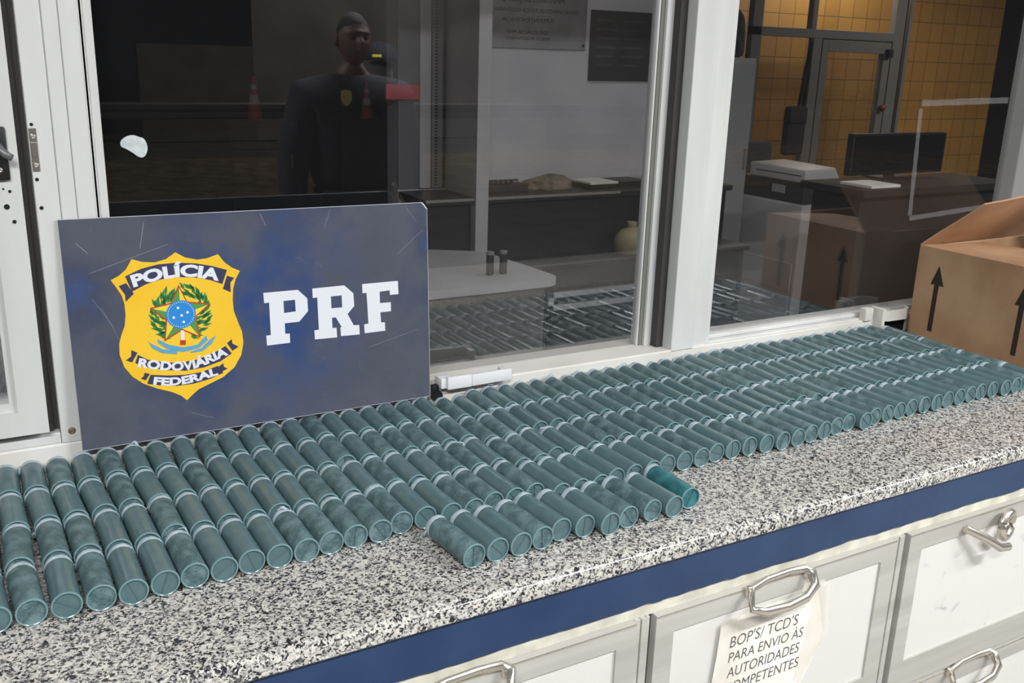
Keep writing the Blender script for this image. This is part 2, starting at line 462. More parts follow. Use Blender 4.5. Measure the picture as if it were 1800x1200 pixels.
# right pane
w3 = tag(empty('window_3', (0,0,0)), kind='structure')
fb = B()
box(fb, 1.512, 2.645, 1.668, 1.745, 0.0, 0.0505, 0.002)
box(fb, 1.512, 2.645, 1.684, 1.74, 0.048, 0.0605, 0.002)
obj('sash_frame', fb, M['alu_white'], w3)
fb = B(); box(fb, 1.512, 2.645, 1.6835, 1.69, 0.0500, 0.0518); obj('gasket', fb, mat('thin_seal', (150,146,136), 0.7), w3)
obj('glass_pane', box(B(), 1.508, 2.66, YG_R, YG_R+0.004, 0.045, z1), M['glass'], w3)

# white pull handles on the bottom rails
def rail_handle(x0, x1, zc, parent, yf):
    hb = B()
    box(hb, x0-0.012, x0+0.016, yf, SY+0.012, zc-0.011, zc+0.010, 0.002)
    box(hb, x0, x0+0.055, yf-0.006, yf+0.006, zc-0.013, zc+0.013, 0.0025)
    Mx = Matrix.Translation((x0+0.055, yf, zc)) @ Matrix.Rotation(math.radians(2), 4, 'Z')
    box(hb, 0, x1-x0-0.055, -0.006, 0.005, -0.0125, 0.0115, 0.0025, M=Mx)
    box(hb, x1-0.016, x1-0.002, yf, SY+0.012, zc-0.009, zc+0.008, 0.002)
    return obj('pull_handle', hb, M['white_plastic'], parent, angle=40)
rail_handle(0.806, 0.955, 0.057, w2, 1.638)
hb = B()
box(hb, 2.030, 2.060, 1.650, 1.672, 0.046, 0.080, 0.003)
box(hb, 2.070, 2.082, 1.628, 1.672, 0.0, 0.080, 0.003)
lever = [(2.076, 1.634), (2.088, 1.624), (2.155, 1.622), (2.176, 1.632), (2.190, 1.655), (2.182, 1.660), (2.168, 1.640), (2.152, 1.631), (2.092, 1.632), (2.082, 1.640)]
curve_fill([lever], 0.027, Matrix.Translation((0, 0, 0.047)), hb)
obj('pull_handle', hb, M['trim_white'], w3, angle=40)
rb = B(); lathe(rb, [(0, -0.006), (0.011, -0.006), (0.012, 0), (0.011, 0.006), (0, 0.006)], 16, 'Y', Matrix.Translation((0.790, 1.650, 0.030)))
box(rb, 0.780, 0.795, 1.649, SY+0.003, 0.028, 0.052, 0.002)
obj('roller_stop', rb, M['black'], w2, angle=40)

obj('dark_recess', box(B(), 2.084, 2.195, 1.6565, 1.6590, 0.004, 0.045), M['gap'], w3)  # black plate; its colour gives the dark of the recess under the lever
# hinged sash at the far left
w1 = tag(empty('window_1', (0,0,0)), kind='structure')
ab = B()
def mitre_frame(bm, x0, x1, z0, z1, wl, wr, wb, wt, y0, y1, ch=0.004):
    """four mitred frame members with a bevelled front face"""
    O = [(x0, z0), (x1, z0), (x1, z1), (x0, z1)]; I = [(x0+wl, z0+wb), (x1-wr, z0+wb), (x1-wr, z1-wt), (x0+wl, z1-wt)]
    for k in range(4):
        k2 = (k+1) % 4
        o1, o2, i1, i2 = O[k], O[k2], I[k], I[k2]
        f = [bm.verts.new((p[0], y0, p[1])) for p in (o1, o2, i2, i1)]
        s = 0.06
        g_ = [bm.verts.new((p[0], y1, p[1])) for p in (o1, o2, i2, i1)]
        bm.faces.new(f); bm.faces.new(g_)
        for j in range(4): bm.faces.new((f[j], f[(j+1)%4], g_[(j+1)%4], g_[j]))
    return bm
mitre_frame(ab, -0.62, 0.087, 0.078, 1.33, 0.054, 0.042, 0.040, 0.05, 1.638, 1.70)
obj('sash_frame', ab, M['alu_white'], w1)
ab = B(); mitre_frame(ab, -0.566, 0.045, 0.118, 1.28, 0.011, 0.011, 0.015, 0.011, 1.645, 1.69)
obj('glazing_bead', ab, M['alu_white'], w1)
obj('glass_pane', box(B(), -0.56, 0.036, 1.672, 1.676, 0.13, 1.275), M['glass'], w1)
ab = B(); box(ab, -0.62, 0.0955, 1.672, 1.70, 0.047, 0.080); box(ab, 0.084, 0.0955, 1.675, 1.70, 0.06, 1.33)
obj('weather_strip', ab, M['groove'], w1)
ab = B(); box(ab, -0.70, 0.1045, 1.660, 1.69, 0.047, 0.066, 0.002); obj('bottom_track', ab, M['alu_white'], w1)
lb_ = B(); box(lb_, 0.046, 0.0735, 1.630, 1.638, 0.487, 0.566, 0.003)
lat = obj('latch', lb_, M['black'], w1, angle=40)
lv = B(); tube(lv, [(0.055, 1.630, 0.545), (0.060, 1.618, 0.538), (0.070, 1.612, 0.527), (0.078, 1.612, 0.522)], [0.006, 0.007, 0.006, 0.005], 8)
obj('lever', lv, mat('latch_lever_grey', (120,120,122), 0.4, 0.4), lat, smooth=True)
for zz in (0.556, 0.503): screw(0.060, 1.630, zz, 0.005, M['steel'], lat)
for (hx, hz, hr) in ((0.0705, 0.470, 0.0024), (0.064, 0.447, 0.0042), (0.072, 0.424, 0.003), (0.062, 0.474, 0.0016)):
    hb = B(); lathe(hb, [(0, -0.0004), (hr, -0.0004), (hr, 0.0004), (0, 0.0004)], 10, 'Y', Matrix.Translation((hx, 1.6378, hz)))
    obj('screw_hole', hb, M['gap'], w1)

# ------------------------------------------------------------------ counter: granite, fascia, drawer units
gb = B()
prof = []
R_, T_ = 0.014, 0.030
yF = 0.990
for k in range(9):
    a = math.pi/2*k/8
    prof.append((yF + R_ - R_*math.cos(a)*1.0 + 0.0, -R_ + R_*math.sin(a)))
prof = [(yF+0.004, -T_), (yF, -T_+0.004)] + prof + [(1.66, 0.0), (1.66, -T_)]
va = [gb.verts.new((-1.3, y, z)) for y, z in prof]; vb = [gb.verts.new((4.2, y, z)) for y, z in prof]
n = len(prof)
for k in range(n): gb.faces.new((va[k], va[(k+1)%n], vb[(k+1)%n], vb[k]))
gb.faces.new(va); gb.faces.new(vb)
ct = obj('granite_countertop', gb, M['granite'], angle=35)
tag(ct, 'speckled grey and black granite countertop running under the window', 'countertop')

fb = B()
random.seed(3)
xs = [-1.3 + 0.012*k for k in range(int(5.5/0.012)+1)]
front = []; 
for x in xs:
    jag = 0.0035*mnoise.noise(Vector((x*9, 0, 0))) + 0.003*mnoise.noise(Vector((x*45, 3, 0)))
    front.append((x, -0.101 + jag))
vt = [fb.verts.new((x, 1.003, -0.031)) for x, _ in front]; vbm = [fb.verts.new((x, 1.003, z)) for x, z in front]
vt2 = [fb.verts.new((x, 1.008, -0.031)) for x, _ in front]; vb2 = [fb.verts.new((x, 1.008, z)) for x, z in front]
for k in range(len(xs)-1):
    fb.faces.new((vt[k], vt[k+1], vbm[k+1], vbm[k])); fb.faces.new((vt2[k], vt2[k+1], vb2[k+1], vb2[k]))
    fb.faces.new((vbm[k], vbm[k+1], vb2[k+1], vb2[k])); fb.faces.new((vt[k], vt[k+1], vt2[k+1], vt2[k]))
fas = obj('counter_fascia', fb, M['blue'])
tag(fas, 'long board painted glossy dark blue right under the granite edge', 'fascia board')

# drawer units: aluminium face frame and four mitred drawers each column
PIT = 0.5806
cabs = []
cab = empty('drawer_unit', (0, 0, FZ)); 
tag(cab, 'white drawer unit with aluminium frames under the blue board', 'drawer cabinet')
cb_ = B()
OFF = -FZ
box(cb_, -0.90, 3.18, 1.012, 1.60, 0.03, OFF-0.032)
obj('carcass', cb_, mat('cabinet_inside', (60,58,56), 0.8), cab)
rb_ = B(); box(rb_, -0.90, 3.18, 1.0085, 1.012, OFF-0.1235, OFF-0.095)
obj('top_rail', rb_, M['primer'], cab)
DX = [0.852 + PIT*k for k in range(-2, 4)]
for k, x0 in enumerate(DX):
    sb2 = B()
    for (a, b_, yf) in ((-0.037, -0.0265, 1.003), (-0.0255, -0.016, 1.001), (-0.015, -0.0085, 1.004)):
        box(sb2, x0+a, x0+b_, yf, 1.014, 0.03, OFF-0.1235, 0.001)
    obj('stile', sb2, M['brushed'], cab)
def handle_mesh(cx, zc, yf):
    hb = B()
    loop = [(-0.079,-0.036,-0.015), (-0.05,-0.040,-0.026), (0,-0.042,-0.028), (0.045,-0.040,-0.024), (0.075,-0.030,-0.012), (0.082,-0.012,0.002),
            (0.07,-0.005,0.010), (0.03,-0.004,0.013), (-0.02,-0.004,0.011), (-0.055,-0.006,0.004), (-0.068,-0.020,-0.005)]
    tube(hb, [(cx+a*0.94, yf+b_*0.92, zc+c*0.92) for a, b_, c in loop], [0.0055,0.0065,0.0065,0.0065,0.0075,0.008,0.006,0.005,0.005,0.0055,0.006], 8, 1.25, closed=True)
    box(hb, cx+0.066, cx+0.081, yf-0.014, yf, zc-0.010, zc+0.010, 0.004)
    box(hb, cx-0.064, cx-0.052, yf-0.010, yf, zc-0.010, zc+0.010, 0.003)
    return hb
def drawer(x0, zt, zb, scuffed, hnd):
    dr = B()
    mitre_frame(dr, x0, x0+0.543, OFF+zb, OFF+zt, 0.036, 0.036, 0.058, 0.036, 0.998, 1.012)
    dr_o = obj('drawer', dr, M['brushed'], cab)
    e_ = B(); box(e_, x0+0.001, x0+0.542, 0.9965, 0.9985, OFF+zt-0.004, OFF+zt-0.0008, 0.0008)
    obj('edge_bead', e_, M['chrome'], dr_o)
    p_ = B(); box(p_, x0+0.033, x0+0.510, 1.002, 1.010, OFF+zb+0.055, OFF+zt-0.033)
    obj('panel', p_, M['drawer_scuffed'] if scuffed else M['drawer_white'], dr_o)
    if hnd == 'whole':
        obj('handle', handle_mesh(x0+0.240, OFF+zt-0.003, 0.998), M['chrome'], dr_o, angle=50)
    elif hnd == 'broken':
        hb = B(); c = x0+0.24; zc = OFF+zt
        tube(hb, [(c-0.092, 0.992, zc-0.018), (c-0.05, 0.972, zc-0.040), (c-0.018, 0.962, zc-0.062), (c+0.010, 0.962, zc-0.066)], [0.0065, 0.007, 0.007, 0.007], 8, 1.2)
        loop = [(c+0.020+0.022*math.cos(t), 0.985-0.010*math.sin(t*0.5), zc-0.030+0.026*math.sin(t)) for t in [2*math.pi*q/14 for q in range(14)]]
        tube(hb, loop, 0.0075, 8, 1.2, closed=True)
        obj('handle', hb, M['chrome'], dr_o, angle=50)
    return dr_o
for k, x0 in enumerate(DX[:-1]):
    drawer(x0, -0.124, -0.458, k == 3, 'whole' if k != 3 else 'broken')
    drawer(x0, -0.466, -0.800, False, 'whole')

# paper note taped on the drawer, with its lettering
note = B()
pn = [(0.986,-0.181),(1.03,-0.172),(1.10,-0.168),(1.20,-0.172),(1.212,-0.205),(1.226,-0.262),(1.214,-0.30),(1.192,-0.345),(1.16,-0.385),(1.02,-0.392),(0.985,-0.37),(0.975,-0.30),(0.981,-0.24)]
NX = Matrix(((1,0,0,0),(0,0,-1,0.9965),(0,1,0,0),(0,0,0,1)))     # local xy -> world xz, facing -y
me = curve_fill([[(x, z) for x, z in pn]], 0.0008, NX)
bmn = B(); bmn.from_mesh(me); bpy.data.meshes.remove(me)
nt_o = obj('paper_note', bmn, M['paper'])
tag(nt_o, 'wrinkled paper note with four typed lines taped under a drawer handle', 'note')
tb_ = B()
for s_, x_, z_, w_, h_ in (("BOP'S/ TCD'S", 1.008, -0.2265, 0.152, 0.0215), ('PARA ENVIO ÀS', 1.008, -0.2545, 0.168, 0.0195), ('AUTORIDADES', 1.008, -0.2840, 0.163, 0.0205), ('COMPETENTES', 1.004, -0.3140, 0.170, 0.0205)):
    text_box(tb_, s_, w_, h_, Matrix.Translation((0, -0.0009, 0)) @ NX @ Matrix.Translation((x_, z_, 0)), 0.0002, -0.004, 0.10)
obj('lettering', tb_, M['ink'], nt_o)
for q in ([(0.984,-0.176),(1.018,-0.168),(1.012,-0.300),(0.978,-0.305)], [(1.196,-0.166),(1.232,-0.168),(1.240,-0.262),(1.205,-0.310),(1.182,-0.352),(1.168,-0.340)], [(1.165,-0.150),(1.215,-0.155),(1.218,-0.166),(1.160,-0.166)]):
    obj('tape', curve_fill([q], 0.0006, Matrix.Translation((0, -0.0004, 0)) @ NX, B()), M['tape2'], nt_o)
# ------------------------------------------------------------------ cartridges (rows from the window towards the room's outside)
CR, CL = 0.0187, 0.1085
ROWS = [
    [(0.0160,1.5788,-0.010), (0.0538,1.5806,-0.010), (0.0916,1.5801,-0.010), (0.1294,1.5816,-0.010), (0.1693,1.5863,0.008), (0.2086,1.5821,-0.012), (0.2466,1.5817,-0.015), (0.2870,1.5828,-0.037), (0.3284,1.5883,-0.041), (0.3665,1.5848,-0.047), (0.4046,1.5852,-0.052), (0.4433,1.5878,-0.068), (0.4834,1.5874,-0.026), (0.5217,1.5980,-0.017), (0.5595,1.5893,-0.017), (0.5973,1.5881,-0.017), (0.6351,1.5869,-0.017), (0.6729,1.5919,-0.017), (0.7107,1.5903,-0.017), (0.7485,1.5914,-0.017), (0.7863,1.5708,-0.017), (0.8241,1.5704,-0.017), (0.8619,1.5896,-0.017), (0.8997,1.5907,-0.017), (0.9375,1.5910,-0.017), (0.9753,1.5902,-0.017), (1.0131,1.5909,-0.017), (1.0509,1.5921,-0.017), (1.0887,1.5856,-0.017), (1.1268,1.5956,-0.011), (1.1646,1.5934,-0.011), (1.2024,1.5927,-0.011), (1.2402,1.5909,-0.011), (1.2780,1.5943,-0.011), (1.3158,1.5817,-0.011), (1.3536,1.5886,-0.011), (1.3914,1.5858,-0.011), (1.4292,1.5956,-0.011), (1.4670,1.5938,-0.011), (1.5048,1.5952,-0.011), (1.5430,1.5961,-0.004), (1.5808,1.5948,-0.004), (1.6186,1.5974,-0.004), (1.6564,1.5989,-0.004), (1.6942,1.5965,-0.004), (1.7320,1.5952,-0.004), (1.7698,1.5943,-0.004), (1.8076,1.5966,-0.004), (1.8454,1.5976,-0.004), (1.8838,1.5945,-0.015), (1.9244,1.5966,-0.002), (1.9623,1.5922,-0.000), (2.0043,1.5981,0.000), (2.0421,1.5986,0.000), (2.0799,1.5735,0.000)],
    [(0.0168,1.4643,0.026), (0.0560,1.4661,0.051), (0.0938,1.4656,0.051), (0.1322,1.4671,0.063), (0.1717,1.4718,0.037), (0.2108,1.4676,0.052), (0.2486,1.4672,0.052), (0.2871,1.4683,0.039), (0.3266,1.4738,0.008), (0.3652,1.4703,0.023), (0.4031,1.4707,0.024), (0.4409,1.4733,0.023), (0.4810,1.4729,-0.018), (0.5193,1.4835,-0.027), (0.5571,1.4748,-0.027), (0.5949,1.4736,-0.027), (0.6327,1.4724,-0.027), (0.6705,1.4774,-0.027), (0.7083,1.4758,-0.027), (0.7461,1.4769,-0.027), (0.7839,1.4563,-0.027), (0.8217,1.4559,-0.027), (0.8595,1.4751,-0.027), (0.8973,1.4762,-0.027), (0.9351,1.4765,-0.027), (0.9729,1.4757,-0.027), (1.0107,1.4764,-0.027), (1.0485,1.4776,-0.027), (1.0863,1.4711,-0.027), (1.1244,1.4811,-0.033), (1.1622,1.4789,-0.033), (1.2000,1.4782,-0.033), (1.2378,1.4764,-0.033), (1.2756,1.4798,-0.033), (1.3134,1.4672,-0.033), (1.3512,1.4741,-0.033), (1.3890,1.4713,-0.033), (1.4268,1.4811,-0.033), (1.4646,1.4793,-0.033), (1.5024,1.4807,-0.033), (1.5406,1.4816,-0.040), (1.5784,1.4803,-0.040), (1.6162,1.4829,-0.040), (1.6540,1.4844,-0.040), (1.6918,1.4820,-0.040), (1.7296,1.4807,-0.040), (1.7678,1.4798,-0.033), (1.8056,1.4821,-0.033), (1.8434,1.4831,-0.033), (1.8812,1.4800,-0.033), (1.9208,1.4821,-0.065), (1.9587,1.4777,-0.067), (1.9986,1.4836,-0.105), (2.0364,1.4841,-0.105), (2.0742,1.4590,-0.105)],
    [(0.0166,1.3520,-0.030), (0.0595,1.3513,0.014), (0.0976,1.3508,0.019), (0.1366,1.3456,0.018), (0.1749,1.3477,0.021), (0.2137,1.3578,0.002), (0.2515,1.3517,0.002), (0.2897,1.3558,0.009), (0.3275,1.3528,0.009), (0.3661,1.3567,-0.006), (0.4040,1.3560,-0.008), (0.4418,1.3548,-0.008), (0.4796,1.3558,-0.008), (0.5174,1.3572,-0.008), (0.5552,1.3609,-0.008), (0.5930,1.3587,-0.008), (0.6308,1.3541,-0.008), (0.6686,1.3604,-0.008), (0.7064,1.3586,-0.008), (0.7442,1.3614,-0.008), (0.7820,1.3439,-0.008), (0.8198,1.3459,-0.008), (0.8576,1.3593,-0.008), (0.8954,1.3479,-0.008), (0.9332,1.3528,-0.008), (0.9710,1.3628,-0.007), (1.0088,1.3629,-0.007), (1.0466,1.3625,-0.007), (1.0844,1.3604,-0.008), (1.1222,1.3641,-0.008), (1.1600,1.3658,-0.008), (1.1978,1.3616,-0.008), (1.2356,1.3585,-0.008), (1.2734,1.3558,-0.008), (1.3112,1.3453,-0.008), (1.3490,1.3556,-0.008), (1.3868,1.3559,-0.008), (1.4246,1.3636,-0.008), (1.4624,1.3697,-0.008), (1.5002,1.3644,-0.008), (1.5381,1.3625,-0.006), (1.5759,1.3666,-0.006), (1.6140,1.3651,0.000), (1.6518,1.3648,0.000), (1.6896,1.3667,0.000), (1.7280,1.3693,0.011), (1.7662,1.3686,0.004), (1.8040,1.3644,0.004), (1.8418,1.3660,0.004), (1.8796,1.3660,0.004), (1.9174,1.3635,0.004), (1.9552,1.3618,0.004), (1.9930,1.3633,0.004), (2.0324,1.3675,0.033), (2.0741,1.3440,0.104)],
    [(0.0177,1.2342,0.049), (0.0600,1.2324,-0.006), (0.0991,1.2313,0.008), (0.1376,1.2277,-0.001), (0.1766,1.2317,0.010), (0.2144,1.2338,0.011), (0.2524,1.2325,0.014), (0.2905,1.2361,0.007), (0.3283,1.2339,0.007), (0.3661,1.2324,0.007), (0.4039,1.2381,0.007), (0.4417,1.2409,0.007), (0.4795,1.2394,0.007), (0.5173,1.2503,0.007), (0.5557,1.2499,0.016), (0.5946,1.2431,0.038), (0.6324,1.2409,0.038), (0.6702,1.2481,0.038), (0.7080,1.2468,0.038), (0.7458,1.2484,0.038), (0.7836,1.2287,0.038), (0.8214,1.2297,0.038), (0.8592,1.2286,0.038), (0.8970,1.2378,0.038), (0.9348,1.2374,0.038), (0.9726,1.2366,0.038), (1.0104,1.2449,0.038), (1.0482,1.2439,0.038), (1.0860,1.2425,0.038), (1.1238,1.2474,0.038), (1.1616,1.2460,0.038), (1.1994,1.2436,0.038), (1.2372,1.2392,0.038), (1.2750,1.2357,0.038), (1.3128,1.2346,0.038), (1.3506,1.2383,0.038), (1.3884,1.2401,0.038), (1.4262,1.2450,0.038), (1.4640,1.2495,0.038), (1.5018,1.2400,0.038), (1.5397,1.2499,0.036), (1.5775,1.2494,0.036), (1.6156,1.2512,0.030), (1.6534,1.2530,0.030), (1.6912,1.2514,0.030), (1.7296,1.2498,0.019), (1.7676,1.2519,0.022), (1.8054,1.2514,0.022), (1.8432,1.2519,0.022), (1.8810,1.2541,0.022), (1.9188,1.2522,0.022), (1.9566,1.2468,0.022), (1.9944,1.2473,0.022), (2.0338,1.2527,-0.007), (2.0755,1.2344,-0.078)],
    [(0.5633,1.1139,0.091), (0.6023,1.1145,0.068), (0.6401,1.1133,0.068), (0.6782,1.1158,0.063), (0.7160,1.1252,0.063), (0.7538,1.1301,0.063), (0.7923,1.1074,0.058), (0.8320,1.1135,0.033), (0.8763,1.1152,0.085), (0.9172,1.1106,0.053), (0.9638,1.1232,-0.024)]
]

def cart_body(mt, name='cartridge'):
    bm = B(); h = CL/2
    prof = [(0, -h+0.0030), (CR-0.0032, -h+0.0030), (CR-0.0026, -h+0.0006), (CR-0.0018, -h), (CR-0.0006, -h+0.0004), (CR, -h+0.0014), (CR, -h+0.0034),
            (CR-0.0007, -h+0.0042), (CR-0.0006, -h+0.0060), (CR-0.0006, h-0.012), (CR-0.0022, h-0.0112), (0, h-0.0112)]
    lathe(bm, prof, 30, 'Y')
    box(bm, -CR+0.0035, CR-0.0035, -h+0.0019, -h+0.0032, -0.0006, 0.0006)
    me = bpy.data.meshes.new(name); bm.to_mesh(me); bm.free()
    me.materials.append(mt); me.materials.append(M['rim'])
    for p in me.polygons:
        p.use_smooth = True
        if p.center.y < -h+0.0012 and math.hypot(p.center.x, p.center.z) > CR-0.0029: p.material_index = 1      # rim faces take the painted edge highlight
    me.set_sharp_from_angle(angle=math.radians(38))
    return me
def cap_mesh(seed, mt, frill):
    bm = B(); h = CL/2
    prof = [(CR-0.0020, h-0.0118), (CR-0.0002, h-0.0112), (CR-0.0001, h-0.0080), (CR-0.0003, h-0.0045), (CR-0.0008, h-0.0018), (CR-0.0024, h-0.0003), (CR-0.006, h), (0, h-0.0004)]
    lathe(bm, prof, 30, 'Y')
    for v in bm.verts:
        r = math.hypot(v.co.x, v.co.z)
        if r > 0.012:
            nn = mnoise.noise(Vector((v.co.x*160+seed*9, v.co.y*220, v.co.z*160)))
            f = 1 + 0.03*nn - 0.012
            v.co.x *= f; v.co.z *= f; v.co.y += 0.0006*nn
    if frill:                                   # a torn bit of film standing off the cap
        a = 0.5 + seed; pts = []
        for q in range(6):
            t = a + q*0.14
            rr = CR + (0.0035 if q in (2, 3) else 0.001)
            pts.append((rr*math.cos(t), h-0.009+0.0015*q, rr*math.sin(t)))
        tube(bm, pts, [0.0008, 0.0018, 0.0022, 0.002, 0.0016, 0.0006], 6, 0.5)
    me = bpy.data.meshes.new('cap'); bm.to_mesh(me); bm.free()
    for p in me.polygons: p.use_smooth = True
    me.set_sharp_from_angle(angle=math.radians(60)); me.materials.append(mt)
    return me
random.seed(11)
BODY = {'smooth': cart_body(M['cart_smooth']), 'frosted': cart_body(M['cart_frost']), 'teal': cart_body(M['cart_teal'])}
CAPS = [cap_mesh(s, M['cap'], s in (1, 3)) for s in range(5)]
ROWNAME = ['the back row against the window sill', 'the second row from the window sill', 'the third row from the window sill', 'the long front row on the granite', 'the short extra row nearest the drawers']
ROWGROUP = ['cartridges in the back row', 'cartridges in the second row', 'cartridges in the third row', 'cartridges in the long front row', 'cartridges in the short extra row']
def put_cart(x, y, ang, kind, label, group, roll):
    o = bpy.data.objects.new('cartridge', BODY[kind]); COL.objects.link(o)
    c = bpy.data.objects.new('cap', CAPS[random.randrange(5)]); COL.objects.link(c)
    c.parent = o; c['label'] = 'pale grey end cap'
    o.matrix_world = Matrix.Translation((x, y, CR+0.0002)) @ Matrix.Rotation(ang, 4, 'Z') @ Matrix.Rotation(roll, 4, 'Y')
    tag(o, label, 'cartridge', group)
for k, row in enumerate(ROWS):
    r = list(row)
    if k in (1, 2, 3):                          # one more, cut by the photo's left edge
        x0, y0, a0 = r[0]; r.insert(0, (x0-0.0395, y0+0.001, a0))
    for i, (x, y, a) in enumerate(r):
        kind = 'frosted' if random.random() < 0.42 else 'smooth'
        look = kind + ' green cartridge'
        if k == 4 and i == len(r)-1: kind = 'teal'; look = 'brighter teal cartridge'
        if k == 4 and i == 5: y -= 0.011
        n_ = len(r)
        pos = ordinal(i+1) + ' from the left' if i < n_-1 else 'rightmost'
        put_cart(x, y, a, kind, '%s, %s, in %s' % (look, pos, ROWNAME[k]), ROWGROUP[k], random.uniform(0, 6.28))

